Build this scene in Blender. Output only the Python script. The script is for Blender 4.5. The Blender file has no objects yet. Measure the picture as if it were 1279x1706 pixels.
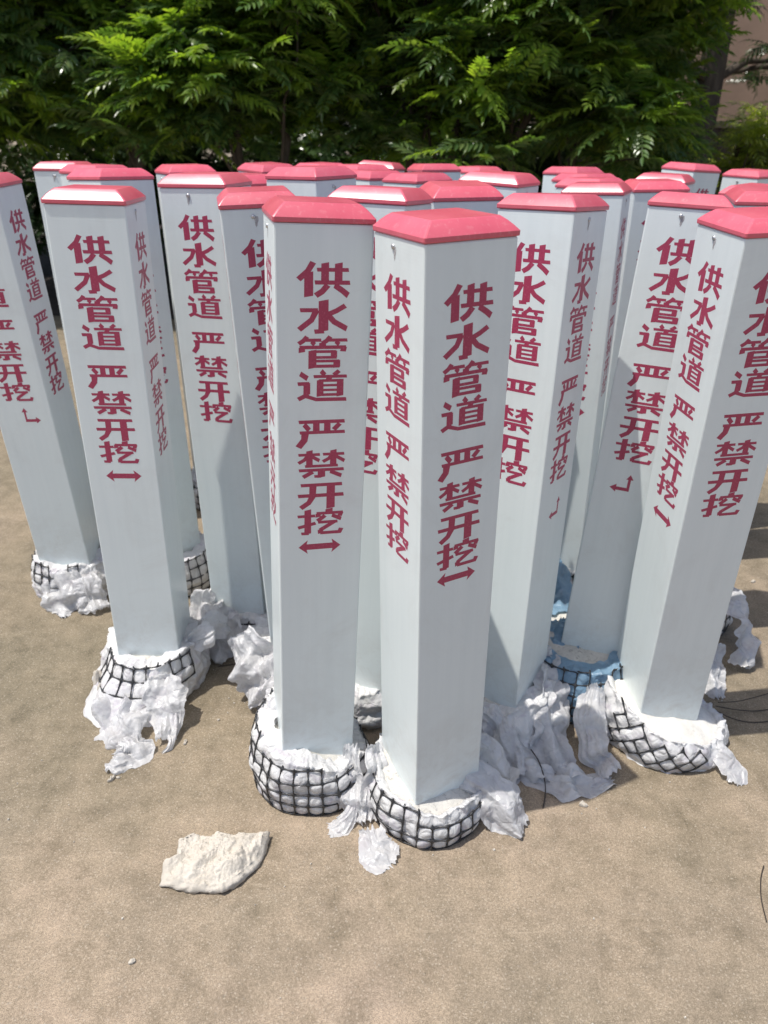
import bpy, bmesh, math, random
import numpy as np
from mathutils import Vector, Matrix, noise, Euler

sc = bpy.context.scene
COL = sc.collection
R = math.radians
TAU = 2 * math.pi

# ------------------------------------------------------------------ camera
FPX, PITCH, ROLL = 1214.03, 0.470615, -0.0215148
cam_d = bpy.data.cameras.new('camera')
cam = bpy.data.objects.new('camera', cam_d)
COL.objects.link(cam)
_r0 = Vector((1, 0, 0)); _u0 = Vector((0, math.sin(PITCH), math.cos(PITCH))); _f0 = Vector((0, math.cos(PITCH), -math.sin(PITCH)))
_c, _s = math.cos(ROLL), math.sin(ROLL)
_r = _r0 * _c - _u0 * _s
_u = _r0 * _s + _u0 * _c
cam.matrix_world = Matrix(((_r.x, _u.x, -_f0.x, 0), (_r.y, _u.y, -_f0.y, 0), (_r.z, _u.z, -_f0.z, 1.27), (0, 0, 0, 1)))
cam_d.sensor_fit = 'HORIZONTAL'
cam_d.sensor_width = 36.0
cam_d.lens = FPX / 1279.0 * 36.0
cam_d.clip_start = 0.02
cam_d.clip_end = 600
cam_d.dof.use_dof = True
cam_d.dof.focus_distance = 1.25
cam_d.dof.aperture_fstop = 7.0
sc.camera = cam

# ------------------------------------------------------------------ light
SUN = Vector((-0.33, -0.10, 0.938)).normalized()
world = bpy.data.worlds.new('World')
sc.world = world
world.use_nodes = True
wn = world.node_tree
wn.nodes.clear()
wo = wn.nodes.new('ShaderNodeOutputWorld')
wb = wn.nodes.new('ShaderNodeBackground')
sky = wn.nodes.new('ShaderNodeTexSky')
sky.sky_type = 'NISHITA'
sky.sun_disc = False
sky.sun_elevation = math.asin(SUN.z)
sky.sun_rotation = math.atan2(SUN.x, SUN.y)
sky.air_density = 1.0
sky.dust_density = 2.5
wn.links.new(sky.outputs[0], wb.inputs[0])
wb.inputs[1].default_value = 0.15
wn.links.new(wb.outputs[0], wo.inputs[0])
sun_d = bpy.data.lights.new('sun', 'SUN')
sun_d.energy = 4.6
sun_d.angle = R(0.5)
sun_d.color = (1.0, 0.955, 0.88)
sun = bpy.data.objects.new('sun', sun_d)
COL.objects.link(sun)
sun.rotation_euler = SUN.to_track_quat('Z', 'Y').to_euler()
sc.view_settings.view_transform = 'Standard'
sc.view_settings.look = 'None'
sc.view_settings.exposure = 0.08
sc.view_settings.gamma = 1.0
sc.view_settings.use_curve_mapping = False
sc.cycles.max_bounces = 8
sc.cycles.transparent_max_bounces = 8

# ------------------------------------------------------------------ helpers
def tag(o, label=None, cat=None, group=None, kind=None):
    if label: o['label'] = label
    if cat: o['category'] = cat
    if group: o['group'] = group
    if kind: o['kind'] = kind
    return o

def empty(name, loc=(0, 0, 0), rot=None):
    o = bpy.data.objects.new(name, None)
    o.empty_display_size = 0.1
    COL.objects.link(o)
    o.location = loc
    if rot is not None: o.rotation_euler = rot
    return o

def mesh_obj(name, me, parent=None, loc=None, rot=None):
    o = bpy.data.objects.new(name, me)
    COL.objects.link(o)
    if parent: o.parent = parent
    if loc: o.location = loc
    if rot: o.rotation_euler = rot
    return o

def mk_mesh(name, verts, faces, mat, smooth=True):
    me = bpy.data.meshes.new(name)
    me.from_pydata([tuple(v) for v in verts], [], faces)
    me.materials.append(mat)
    me.polygons.foreach_set('use_smooth', [smooth] * len(me.polygons))
    me.update()
    return me

def np_mesh(name, V, F, mat, smooth=False):
    """V (n,3), F (m,4) numpy -> mesh quickly"""
    me = bpy.data.meshes.new(name)
    k = F.shape[1]
    me.vertices.add(len(V)); me.loops.add(F.size); me.polygons.add(len(F))
    me.vertices.foreach_set('co', np.ascontiguousarray(V, dtype=np.float32).ravel())
    me.loops.foreach_set('vertex_index', np.ascontiguousarray(F, dtype=np.int32).ravel())
    me.polygons.foreach_set('loop_start', np.arange(0, F.size, k, dtype=np.int32))
    me.polygons.foreach_set('loop_total', np.full(len(F), k, dtype=np.int32))
    me.polygons.foreach_set('use_smooth', np.full(len(F), smooth, dtype=bool))
    me.materials.append(mat)
    me.update(calc_edges=True)
    me.validate()
    return me

def fbm(p, sc_, oct_=3, seed=0.0):
    return noise.fractal(Vector((p[0] * sc_ + seed, p[1] * sc_ - seed * 1.7, p[2] * sc_ + seed * 0.3)), 1.0, 2.0, oct_)

def ridge(p, sc_, seed=0.0):
    n = noise.noise(Vector((p[0] * sc_ + seed, p[1] * sc_ + seed * 2.1, p[2] * sc_ - seed)))
    return 1.0 - abs(n) * 2.0

# ------------------------------------------------------------------ materials
class NT:
    def __init__(self, name):
        self.m = bpy.data.materials.new(name)
        self.m.use_nodes = True
        self.t = self.m.node_tree
        self.t.nodes.clear()
        self.out = self.n('ShaderNodeOutputMaterial')
        self.b = self.n('ShaderNodeBsdfPrincipled')
        self.l(self.b.outputs[0], self.out.inputs[0])
        self.tc = self.n('ShaderNodeTexCoord')
    def n(self, typ, **kw):
        x = self.t.nodes.new(typ)
        for k, v in kw.items():
            if isinstance(k, str) and hasattr(x, k): setattr(x, k, v)
        return x
    def l(self, a, b): self.t.links.new(a, b)
    def mapping(self, scale, src='Object', loc=(0, 0, 0), rot=(0, 0, 0)):
        m = self.n('ShaderNodeMapping')
        m.inputs['Scale'].default_value = scale
        m.inputs['Location'].default_value = loc
        m.inputs['Rotation'].default_value = rot
        self.l(self.tc.outputs[src], m.inputs[0])
        return m.outputs[0]
    def noise(self, scale, detail=4, rough=0.55, vec=None, dist=0.0):
        x = self.n('ShaderNodeTexNoise')
        x.inputs['Scale'].default_value = scale
        x.inputs['Detail'].default_value = detail
        x.inputs['Roughness'].default_value = rough
        x.inputs['Distortion'].default_value = dist
        self.l(vec if vec is not None else self.tc.outputs['Object'], x.inputs['Vector'])
        return x.outputs['Fac']
    def ramp(self, fac, stops):
        x = self.n('ShaderNodeValToRGB')
        e = x.color_ramp.elements
        e[0].position, e[0].color = stops[0][0], (*stops[0][1], 1)
        e[1].position, e[1].color = stops[-1][0], (*stops[-1][1], 1)
        for p, c in stops[1:-1]:
            q = e.new(p); q.color = (*c, 1)
        self.l(fac, x.inputs[0])
        return x.outputs[0]
    def mix(self, fac, a, b, mode='MIX'):
        x = self.n('ShaderNodeMix')
        x.data_type = 'RGBA'; x.blend_type = mode
        for s, v in ((x.inputs[0], fac), (x.inputs[6], a), (x.inputs[7], b)):
            if isinstance(v, (int, float)): s.default_value = v
            elif isinstance(v, tuple): s.default_value = (*v, 1) if len(v) == 3 else v
            else: self.l(v, s)
        return x.outputs[2]
    def math(self, op, a, b=0.0):
        x = self.n('ShaderNodeMath'); x.operation = op
        for s, v in ((x.inputs[0], a), (x.inputs[1], b)):
            if isinstance(v, (int, float)): s.default_value = v
            else: self.l(v, s)
        return x.outputs[0]
    def bump(self, h, strength=0.3, dist=0.002, prev=None):
        x = self.n('ShaderNodeBump')
        x.inputs['Strength'].default_value = strength
        x.inputs['Distance'].default_value = dist
        self.l(h, x.inputs['Height'])
        if prev is not None: self.l(prev, x.inputs['Normal'])
        return x.outputs[0]
    def set(self, **kw):
        for k, v in kw.items():
            s = self.b.inputs[k.replace('_', ' ')]
            if isinstance(v, (int, float)): s.default_value = v
            elif isinstance(v, tuple): s.default_value = (*v, 1) if len(v) == 3 and s.type == 'RGBA' else v
            else: self.l(v, s)
        return self.m

def rnd(nt):
    oi = nt.n('ShaderNodeObjectInfo')
    return oi.outputs['Random']

# ground concrete
g = NT('worn_concrete')
big = g.noise(1.1, 5, 0.6, g.mapping((1, 1, 1), loc=(3.1, 1.7, 0)))
mid = g.noise(14, 10, 0.78, g.mapping((1, 1, 1), loc=(0.4, 7.7, 0)), 0.15)
fine = g.noise(210, 5, 0.75)
fine2 = g.noise(640, 3, 0.7)
c1 = g.ramp(big, [(0.32, (0.222, 0.185, 0.138)), (0.50, (0.275, 0.221, 0.165)), (0.66, (0.345, 0.270, 0.210))])
c2 = g.ramp(mid, [(0.34, (0.68, 0.68, 0.65)), (0.50, (0.98, 0.98, 0.97)), (0.66, (1.20, 1.19, 1.18))])
c = g.mix(1.0, c1, c2, 'MULTIPLY')
c3 = g.ramp(fine, [(0.32, (0.68, 0.67, 0.66)), (0.5, (1.0, 1.0, 1.0)), (0.68, (1.32, 1.32, 1.31))])
c = g.mix(1.0, c, c3, 'MULTIPLY')
c4 = g.ramp(fine2, [(0.36, (0.62, 0.61, 0.59)), (0.64, (1.36, 1.36, 1.35))])
c = g.mix(1.0, c, c4, 'MULTIPLY')
# dark dots and small stains
vor = g.n('ShaderNodeTexVoronoi'); vor.inputs['Scale'].default_value = 34; g.l(g.mapping((1, 1, 1)), vor.inputs['Vector'])
spot = g.ramp(vor.outputs['Distance'], [(0.05, (1, 1, 1)), (0.13, (0, 0, 0))])
gate = g.ramp(g.noise(9, 2), [(0.56, (0, 0, 0)), (0.64, (1, 1, 1))])
spot = g.mix(1.0, spot, gate, 'MULTIPLY')
c = g.mix(g.math('MULTIPLY', spot, 0.5), c, (0.12, 0.10, 0.08))
# pale scratches, stretched diagonally
scr = g.noise(9, 5, 0.7, g.mapping((0.5, 3.2, 1), rot=(0, 0, R(28))), 1.2)
scr = g.ramp(scr, [(0.62, (0, 0, 0)), (0.76, (1, 1, 1))])
c = g.mix(g.math('MULTIPLY', scr, 0.32), c, (0.56, 0.47, 0.36))
nb = g.bump(fine, 0.22, 0.001)
st = g.ramp(g.noise(3.0, 10, 0.74, g.mapping((1, 1, 1), loc=(9, 3, 0)), 0.2), [(0.50, (0, 0, 0)), (0.60, (1, 1, 1))])
c = g.mix(g.math('MULTIPLY', st, 0.38), c, g.mix(1.0, c, (0.66, 0.68, 0.70), 'MULTIPLY'))
# darker, faintly greenish tone from the front posts backwards, border broken by noise
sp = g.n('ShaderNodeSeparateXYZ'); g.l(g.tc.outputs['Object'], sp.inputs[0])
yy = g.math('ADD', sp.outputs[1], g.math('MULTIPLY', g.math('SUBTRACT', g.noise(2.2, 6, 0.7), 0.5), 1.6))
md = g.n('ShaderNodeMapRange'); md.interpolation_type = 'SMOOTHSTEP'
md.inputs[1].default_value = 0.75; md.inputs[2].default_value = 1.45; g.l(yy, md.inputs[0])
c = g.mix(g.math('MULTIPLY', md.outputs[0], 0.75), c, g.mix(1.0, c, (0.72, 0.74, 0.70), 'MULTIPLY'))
cell = g.n('ShaderNodeTexVoronoi'); cell.inputs['Scale'].default_value = 95; g.l(g.tc.outputs['Object'], cell.inputs['Vector'])
agg = g.ramp(cell.outputs['Distance'], [(0.10, (1, 1, 1)), (0.26, (0, 0, 0))])
ag2 = g.mix(1.0, agg, g.ramp(g.noise(60, 2), [(0.48, (0, 0, 0)), (0.60, (1, 1, 1))]), 'MULTIPLY')
c = g.mix(g.math('MULTIPLY', ag2, 0.45), c, (0.20, 0.18, 0.15))
cel2 = g.n('ShaderNodeTexVoronoi'); cel2.inputs['Scale'].default_value = 140; g.l(g.mapping((1, 1, 1), loc=(4, 4, 0)), cel2.inputs['Vector'])
ag3 = g.ramp(cel2.outputs['Distance'], [(0.12, (1, 1, 1)), (0.28, (0, 0, 0))])
c = g.mix(g.math('MULTIPLY', ag3, 0.35), c, (0.50, 0.44, 0.36))
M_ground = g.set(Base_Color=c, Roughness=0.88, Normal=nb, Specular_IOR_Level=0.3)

# post body: white fibre-reinforced plastic
g = NT('white_fibre_plastic')
n1 = g.noise(3.0, 4, 0.5)
n2 = g.noise(60, 3, 0.6, g.mapping((1, 1, 0.04)))
cc = g.ramp(n1, [(0.3, (0.640, 0.705, 0.715)), (0.7, (0.705, 0.765, 0.77))])
cc = g.mix(0.5, cc, g.ramp(n2, [(0.3, (0.645, 0.71, 0.72)), (0.7, (0.715, 0.775, 0.78))]))
# dirt rising from the bottom and faint smudges
sep = g.n('ShaderNodeSeparateXYZ'); g.l(g.tc.outputs['Object'], sep.inputs[0])
dz = g.n('ShaderNodeMapRange'); dz.inputs[1].default_value = 0.10; dz.inputs[2].default_value = 0.30; dz.inputs[3].default_value = 1; dz.inputs[4].default_value = 0
g.l(sep.outputs[2], dz.inputs[0])
sm = g.ramp(g.noise(22, 5, 0.7, None, 0.5), [(0.42, (0, 0, 0)), (0.72, (1, 1, 1))])
dirt = g.math('MULTIPLY', g.math('MULTIPLY', dz.outputs[0], sm), 0.55)
cc = g.mix(dirt, cc, (0.42, 0.40, 0.36))
sct = g.n('ShaderNodeVectorMath'); sct.operation = 'ADD'; oi = g.n('ShaderNodeObjectInfo'); g.l(g.tc.outputs['Object'], sct.inputs[0]); g.l(oi.outputs['Location'], sct.inputs[1])
sc2 = g.ramp(g.noise(34, 5, 0.8, sct.outputs[0], 1.2), [(0.66, (0, 0, 0)), (0.72, (1, 1, 1))])
cc = g.mix(g.math('MULTIPLY', sc2, 0.10), cc, (0.40, 0.40, 0.39))
smud = g.ramp(g.noise(6, 6, 0.75, sct.outputs[0], 0.8), [(0.52, (0, 0, 0)), (0.75, (1, 1, 1))])
cc = g.mix(g.math('MULTIPLY', smud, 0.16), cc, (0.40, 0.38, 0.36))
wv = g.n('ShaderNodeTexWave'); wv.wave_type = 'BANDS'; wv.bands_direction = 'Z'
wv.inputs['Scale'].default_value = 62; wv.inputs['Distortion'].default_value = 1.2; wv.inputs['Detail'].default_value = 2
g.l(g.tc.outputs['Object'], wv.inputs['Vector'])
nb = g.bump(wv.outputs['Fac'], 0.05, 0.0005)
nb = g.bump(n2, 0.06, 0.0006, nb)
nb = g.bump(g.noise(9, 2, 0.4, g.mapping((1, 1, 0.4))), 0.10, 0.004, nb)
M_body = g.set(Base_Color=cc, Roughness=g.math('MULTIPLY_ADD', n1, 0.16), Normal=nb, Coat_Weight=0.0, Specular_IOR_Level=0.55)
rr = [x for x in g.t.nodes if x.type == 'MATH' and x.operation == 'MULTIPLY_ADD'][0]
rr.inputs[2].default_value = 0.26

# cap: pink-red plastic
g = NT('pink_plastic')
n1 = g.noise(14, 4, 0.6)
cc = g.ramp(n1, [(0.3, (0.59, 0.092, 0.138)), (0.7, (0.66, 0.118, 0.165))])
hsv = g.n('ShaderNodeHueSaturation'); g.l(cc, hsv.inputs['Color'])
mr = g.n('ShaderNodeMapRange'); mr.inputs[3].default_value = 0.86; mr.inputs[4].default_value = 1.06
g.l(rnd(g), mr.inputs[0]); g.l(mr.outputs[0], hsv.inputs['Value'])
dust = g.ramp(g.noise(120, 3, 0.7), [(0.55, (0, 0, 0)), (0.75, (1, 1, 1))])
fade = g.ramp(g.noise(5, 4, 0.6), [(0.45, (0, 0, 0)), (0.75, (1, 1, 1))])
cc = g.mix(g.math('MULTIPLY', fade, 0.14), hsv.outputs[0], (0.72, 0.26, 0.30))
scr = g.ramp(g.noise(60, 4, 0.7, g.mapping((0.25, 2.2, 1), rot=(0, 0, 0.5))), [(0.64, (0, 0, 0)), (0.74, (1, 1, 1))])
cc = g.mix(g.math('MULTIPLY', scr, 0.22), cc, (0.78, 0.50, 0.50))
cc = g.mix(g.math('MULTIPLY', dust, 0.14), cc, (0.80, 0.62, 0.60))
nb = g.bump(g.noise(40, 3, 0.6, g.mapping((0.3, 1, 1))), 0.10, 0.002)
M_cap = g.set(Base_Color=cc, Roughness=g.ramp(g.noise(9, 3), [(0.3, (0.27, 0.27, 0.27)), (0.7, (0.33, 0.33, 0.33))]), Normal=nb, Specular_IOR_Level=0.6, Subsurface_Weight=0.0)

# printed ink
g = NT('crimson_ink')
n1 = g.noise(260, 3, 0.7)
cc = g.ramp(n1, [(0.30, (0.31, 0.030, 0.078)), (0.60, (0.37, 0.042, 0.098)), (0.78, (0.52, 0.17, 0.23))])
M_ink = g.set(Base_Color=cc, Roughness=0.42)

# metal screw
g = NT('zinc_screw')
M_screw = g.set(Base_Color=(0.55, 0.55, 0.56), Metallic=0.9, Roughness=0.35)
g = NT('drill_stain')
M_stain = g.set(Base_Color=g.ramp(g.noise(300, 3), [(0.4, (0.30, 0.29, 0.30)), (0.7, (0.55, 0.55, 0.55))]), Roughness=0.7)

# white plastic film
def film_mat(name, ca, cb, tint, tr=0.28, rough=0.38):
    g = NT(name)
    n1 = g.noise(18, 4, 0.6)
    cc = g.ramp(n1, [(0.3, ca), (0.7, cb)])
    pr = g.ramp(g.noise(26, 3, 0.6, g.mapping((1, 1, 1), loc=(5, 2, 1)), 1.0), [(0.52, (0, 0, 0)), (0.66, (1, 1, 1))])
    cc = g.mix(g.math('MULTIPLY', pr, 0.55), cc, tint)
    dirt = g.ramp(g.noise(70, 5, 0.75), [(0.58, (0, 0, 0)), (0.74, (1, 1, 1))])
    cc = g.mix(g.math('MULTIPLY', dirt, 0.35), cc, (0.34, 0.30, 0.26))
    v = g.n('ShaderNodeTexVoronoi'); v.feature = 'DISTANCE_TO_EDGE'; v.inputs['Scale'].default_value = 34
    dn = g.n('ShaderNodeTexNoise'); dn.inputs['Scale'].default_value = 30; g.l(g.tc.outputs['Object'], dn.inputs['Vector'])
    va = g.n('ShaderNodeVectorMath'); va.operation = 'MULTIPLY_ADD'
    va.inputs[1].default_value = (0.05, 0.05, 0.05); g.l(dn.outputs['Color'], va.inputs[0]); g.l(g.tc.outputs['Object'], va.inputs[2])
    g.l(va.outputs[0], v.inputs['Vector'])
    nb = g.bump(g.ramp(v.outputs['Distance'], [(0.0, (0, 0, 0)), (0.30, (1, 1, 1))]), 0.55, 0.003)
    nb = g.bump(g.noise(26, 5, 0.65, g.mapping((1, 1, 0.25)), 1.5), 0.35, 0.006, nb)
    nb = g.bump(g.noise(150, 3, 0.5), 0.10, 0.001, nb)
    g.set(Base_Color=cc, Roughness=rough, Normal=nb, Specular_IOR_Level=0.6)
    tl = g.n('ShaderNodeBsdfTranslucent'); g.l(cc, tl.inputs[0]); g.l(nb, tl.inputs['Normal'])
    ms = g.n('ShaderNodeMixShader'); ms.inputs[0].default_value = tr
    g.l(g.b.outputs[0], ms.inputs[1]); g.l(tl.outputs[0], ms.inputs[2]); g.l(ms.outputs[0], g.out.inputs[0])
    return g.m
M_film = film_mat('white_film', (0.70, 0.70, 0.715), (0.82, 0.82, 0.81), (0.55, 0.50, 0.58))
M_flap = film_mat('loose_white_film', (0.68, 0.685, 0.71), (0.80, 0.80, 0.80), (0.60, 0.58, 0.62), 0.45, 0.27)
M_bluefilm = film_mat('blue_film', (0.20, 0.34, 0.48), (0.28, 0.43, 0.57), (0.16, 0.28, 0.42), 0.35, 0.3)

# plaster / cast concrete
def plaster(name, a, b, dark, amt, bumpd=0.004):
    g = NT(name)
    n1 = g.noise(30, 6, 0.7)
    cc = g.ramp(n1, [(0.3, a), (0.7, b)])
    p = g.ramp(g.noise(55, 4, 0.7, None, 1.5), [(0.55, (0, 0, 0)), (0.68, (1, 1, 1))])
    cc = g.mix(g.math('MULTIPLY', p, amt), cc, dark)
    nb = g.bump(g.noise(110, 6, 0.75), 0.55, bumpd)
    nb = g.bump(g.noise(420, 3, 0.7), 0.3, 0.001, nb)
    return g.set(Base_Color=cc, Roughness=0.92, Normal=nb, Specular_IOR_Level=0.25)
M_plaster = plaster('pale_plaster', (0.60, 0.58, 0.54), (0.74, 0.72, 0.67), (0.34, 0.31, 0.26), 0.25)
M_concrete = plaster('cast_concrete', (0.46, 0.45, 0.42), (0.62, 0.60, 0.55), (0.16, 0.15, 0.15), 0.7)
M_rock = plaster('cream_plaster', (0.46, 0.42, 0.36), (0.58, 0.54, 0.48), (0.36, 0.32, 0.27), 0.4, 0.005)
g = NT('black_geogrid')
M_grid = g.set(Base_Color=g.ramp(g.noise(200, 3), [(0.35, (0.012, 0.013, 0.015)), (0.75, (0.045, 0.045, 0.048))]), Roughness=0.45)
g = NT('rusty_wire')
M_wire = g.set(Base_Color=(0.03, 0.022, 0.018), Roughness=0.6)

# foliage
def leaf_mat(name, stops, tr=0.32):
    g = NT(name)
    geo = g.n('ShaderNodeNewGeometry')
    cr = g.ramp(geo.outputs['Random Per Island'], stops)
    ob = g.ramp(g.noise(1.3, 3, 0.5, g.mapping((1, 1, 1), 'Generated')), [(0.35, (0.8, 0.8, 0.8)), (0.7, (1.15, 1.15, 1.1))])
    cc = g.mix(1.0, cr, ob, 'MULTIPLY')
    hsv = g.n('ShaderNodeHueSaturation'); g.l(cc, hsv.inputs['Color'])
    mr = g.n('ShaderNodeMapRange'); mr.inputs[3].default_value = 0.75; mr.inputs[4].default_value = 1.25
    g.l(rnd(g), mr.inputs[0]); g.l(mr.outputs[0], hsv.inputs['Value'])
    cc = hsv.outputs[0]
    g.set(Base_Color=cc, Roughness=0.30, Specular_IOR_Level=0.7)
    tl = g.n('ShaderNodeBsdfTranslucent')
    g.l(g.mix(1.0, cc, (1.6, 1.7, 0.5), 'MULTIPLY'), tl.inputs[0])
    ms = g.n('ShaderNodeMixShader'); ms.inputs[0].default_value = tr
    g.l(g.b.outputs[0], ms.inputs[1]); g.l(tl.outputs[0], ms.inputs[2]); g.l(ms.outputs[0], g.out.inputs[0])
    return g.m
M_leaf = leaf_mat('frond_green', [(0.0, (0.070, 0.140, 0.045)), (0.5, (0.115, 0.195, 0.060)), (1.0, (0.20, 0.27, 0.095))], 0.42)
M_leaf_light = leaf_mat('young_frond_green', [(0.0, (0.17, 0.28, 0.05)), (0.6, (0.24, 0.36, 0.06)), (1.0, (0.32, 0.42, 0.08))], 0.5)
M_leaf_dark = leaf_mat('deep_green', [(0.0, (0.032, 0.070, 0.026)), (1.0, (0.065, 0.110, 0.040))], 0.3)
M_leaf_yel = leaf_mat('yellowish_green', [(0.0, (0.14, 0.20, 0.035)), (1.0, (0.28, 0.32, 0.06))], 0.5)
g = NT('bark')
M_bark = g.set(Base_Color=g.ramp(g.noise(25, 5, 0.7, g.mapping((1, 1, 0.25))), [(0.3, (0.035, 0.026, 0.020)), (0.7, (0.10, 0.080, 0.060))]), Roughness=0.9,
               Normal=g.bump(g.noise(40, 5, 0.7, g.mapping((1, 1, 0.2))), 0.6, 0.02))
g = NT('yellow_petal')
M_petal = g.set(Base_Color=(0.72, 0.42, 0.03), Roughness=0.6)
g = NT('soil')
M_soil = g.set(Base_Color=g.ramp(g.noise(8, 6, 0.7), [(0.3, (0.025, 0.018, 0.016)), (0.7, (0.065, 0.048, 0.040))]), Roughness=0.95,
               Normal=g.bump(g.noise(30, 5, 0.7), 0.8, 0.03))
g = NT('tan_render')
M_tan = g.set(Base_Color=g.ramp(g.noise(0.9, 6, 0.7), [(0.3, (0.17, 0.115, 0.085)), (0.7, (0.27, 0.185, 0.135))]), Roughness=0.9,
              Normal=g.bump(g.noise(60, 4, 0.7), 0.3, 0.01))
g = NT('dark_stone')
M_stone = g.set(Base_Color=g.ramp(g.noise(5, 6, 0.7), [(0.3, (0.045, 0.032, 0.030)), (0.7, (0.11, 0.08, 0.07))]), Roughness=0.9,
                Normal=g.bump(g.noise(40, 5, 0.7), 0.6, 0.02))
g = NT('coping_stone')
M_coping = g.set(Base_Color=(0.26, 0.20, 0.17), Roughness=0.85)

# ------------------------------------------------------------------ setting: ground
def ground():
    v = [(-150, -20, 0), (150, -20, 0), (150, 200, 0), (-150, 200, 0)]
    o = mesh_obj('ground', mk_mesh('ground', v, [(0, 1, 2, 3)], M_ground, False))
    tag(o, kind='structure')
    # planted strip at the foot of the hedge
    n = 60; vs = []; fs = []
    for i in range(n + 1):
        x = -9 + 18 * i / n
        y0 = 5.75 + 0.10 * fbm((x, 0, 0), 1.5)
        for j, (yy, zz) in enumerate(((y0, 0.004), (y0 + 0.08, 0.03), (y0 + 0.8, 0.09), (13.0, 0.14))):
            vs.append((x, yy, zz + (0.02 * fbm((x, yy, 0), 3) if j else 0)))
    for i in range(n):
        for j in range(3):
            a = i * 4 + j; fs.append((a, a + 4, a + 5, a + 1))
    s = mesh_obj('planting_bed', mk_mesh('planting_bed', vs, fs, M_soil, True))
    tag(s, kind='structure')
ground()

# ------------------------------------------------------------------ box helper
def box_mesh(name, x0, x1, y0, y1, z0, z1, mat, bev=0.0):
    bm = bmesh.new()
    bmesh.ops.create_cube(bm, size=1.0)
    for v in bm.verts:
        v.co = Vector((x0 if v.co.x < 0 else x1, y0 if v.co.y < 0 else y1, z0 if v.co.z < 0 else z1))
    if bev: bmesh.ops.bevel(bm, geom=bm.edges[:], offset=bev, segments=2, affect='EDGES', profile=0.5)
    me = bpy.data.meshes.new(name); bm.to_mesh(me); bm.free(); me.materials.append(mat)
    return me

# building behind, seen through the trees at the right
bld = empty('plastered_building', (4.0, 11.0, 0), (0, 0, R(-38)))
tag(bld, 'tan plastered building showing through the trees at the far right', 'building')
mesh_obj('wall', box_mesh('building_wall', -3.4, 7, 0, 6, 0, 5.5, M_tan, 0.02), bld)
mesh_obj('plinth', box_mesh('building_plinth', -3.45, 7.05, -0.06, -0.003, 0, 0.6, M_stone, 0.01), bld)
mesh_obj('roof', box_mesh('building_roof', -3.7, 7.3, -0.35, 6.3, 5.503, 5.7, M_coping, 0.02), bld)

wl = empty('low_wall', (0, 0, 0))
tag(wl, 'low dark wall with a pale coping at the right end of the hedge', 'wall')
mesh_obj('masonry', box_mesh('low_wall_body', 1.0, 7.5, 8.0, 8.25, 0, 1.44, M_stone, 0.01), wl)
x = 1.0; cop = box_mesh('coping', 0, 0.98, 7.96, 8.29, 1.443, 1.50, M_coping, 0.008)
for i in range(6):
    mesh_obj('coping_stone', cop, wl, (x, 0, 0)); x += 1.0

# ------------------------------------------------------------------ foliage
rng = random.Random(7)
def frond_arrays(seed, length=0.34, pairs=9, leaf=0.085, wid=0.026, droop=0.35):
    """one pinnate leaf along +X, upper side +Z: returns V, F(quads)"""
    r = random.Random(seed); V = []; F = []
    def axis(t):
        return Vector((length * t * (1 - 0.12 * droop * t), 0, length * (0.10 * t - droop * 0.55 * t * t)))
    N = 6
    for i in range(N + 1):
        p = axis(i / N); w = 0.0028 * (1 - 0.6 * i / N)
        V += [(p.x, -w, p.z), (p.x, w, p.z), (p.x, 0, p.z - w * 1.6)]
    for i in range(N):
        a = i * 3
        F += [(a, a + 3, a + 4, a + 1), (a + 1, a + 4, a + 5, a + 2), (a + 2, a + 5, a + 3, a)]
    def leaflet(base, d, L, W):
        d = d.normalized(); side = d.cross(Vector((0, 0, 1))).normalized(); up = side.cross(d)
        b = len(V)
        dr = r.uniform(0.12, 0.40)
        pts = [(0.0, 0.12), (0.30, 1.0), (0.68, 0.78), (1.0, 0.04)]
        for t, w in pts:
            c = base + d * (L * t) - Vector((0, 0, 1)) * (L * dr * t * t)
            s = side * (W * 0.5 * w)
            V.append(tuple(c - s + up * (0.18 * W * w))); V.append(tuple(c - up * 0.02 * W)); V.append(tuple(c + s + up * (0.18 * W * w)))
        for k in range(3):
            a = b + k * 3
            F.append((a, a + 3, a + 4, a + 1)); F.append((a + 1, a + 4, a + 5, a + 2))
    for k in range(pairs):
        t = 0.16 + 0.80 * k / (pairs - 1)
        sz = (0.62 + 0.5 * math.sin(math.pi * min(1, 0.15 + t * 0.85)))
        for sgn in (-1, 1):
            if r.random() < 0.04: continue
            ang = R(r.uniform(50, 66)) * (1 - 0.35 * t)
            d = Vector((math.cos(ang), sgn * math.sin(ang), r.uniform(-0.12, 0.12)))
            leaflet(axis(t + r.uniform(-0.01, 0.01)), d, leaf * sz * r.uniform(0.85, 1.1), wid * sz)
    leaflet(axis(1.0), Vector((1, 0, -0.3)), leaf * 0.8, wid * 0.8)
    return np.array(V, dtype=np.float32), np.array(F, dtype=np.int32)

FR = [frond_arrays(s, 0.29 + 0.035 * (s % 3), 8 + s % 4, 0.076 + 0.008 * (s % 2), 0.025, 0.25 + 0.12 * (s % 4)) for s in range(6)]
FR_small = [frond_arrays(20 + s, 0.24, 6, 0.075, 0.017, 0.2 + 0.1 * s) for s in range(3)]
def rotm(az, el, roll):
    return np.array((Euler((0, 0, az)).to_matrix() @ Euler((0, -el, 0)).to_matrix() @ Euler((roll, 0, 0)).to_matrix()), dtype=np.float32)

def merged(name, items, src, mat):
    Vs = []; Fs = []; off = 0
    for (p, m, s, k) in items:
        V, F = src[k]
        Vs.append((V * s) @ m.T + np.array(p, dtype=np.float32)); Fs.append(F + off); off += len(V)
    return np_mesh(name, np.concatenate(Vs), np.concatenate(Fs), mat, False)

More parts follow.
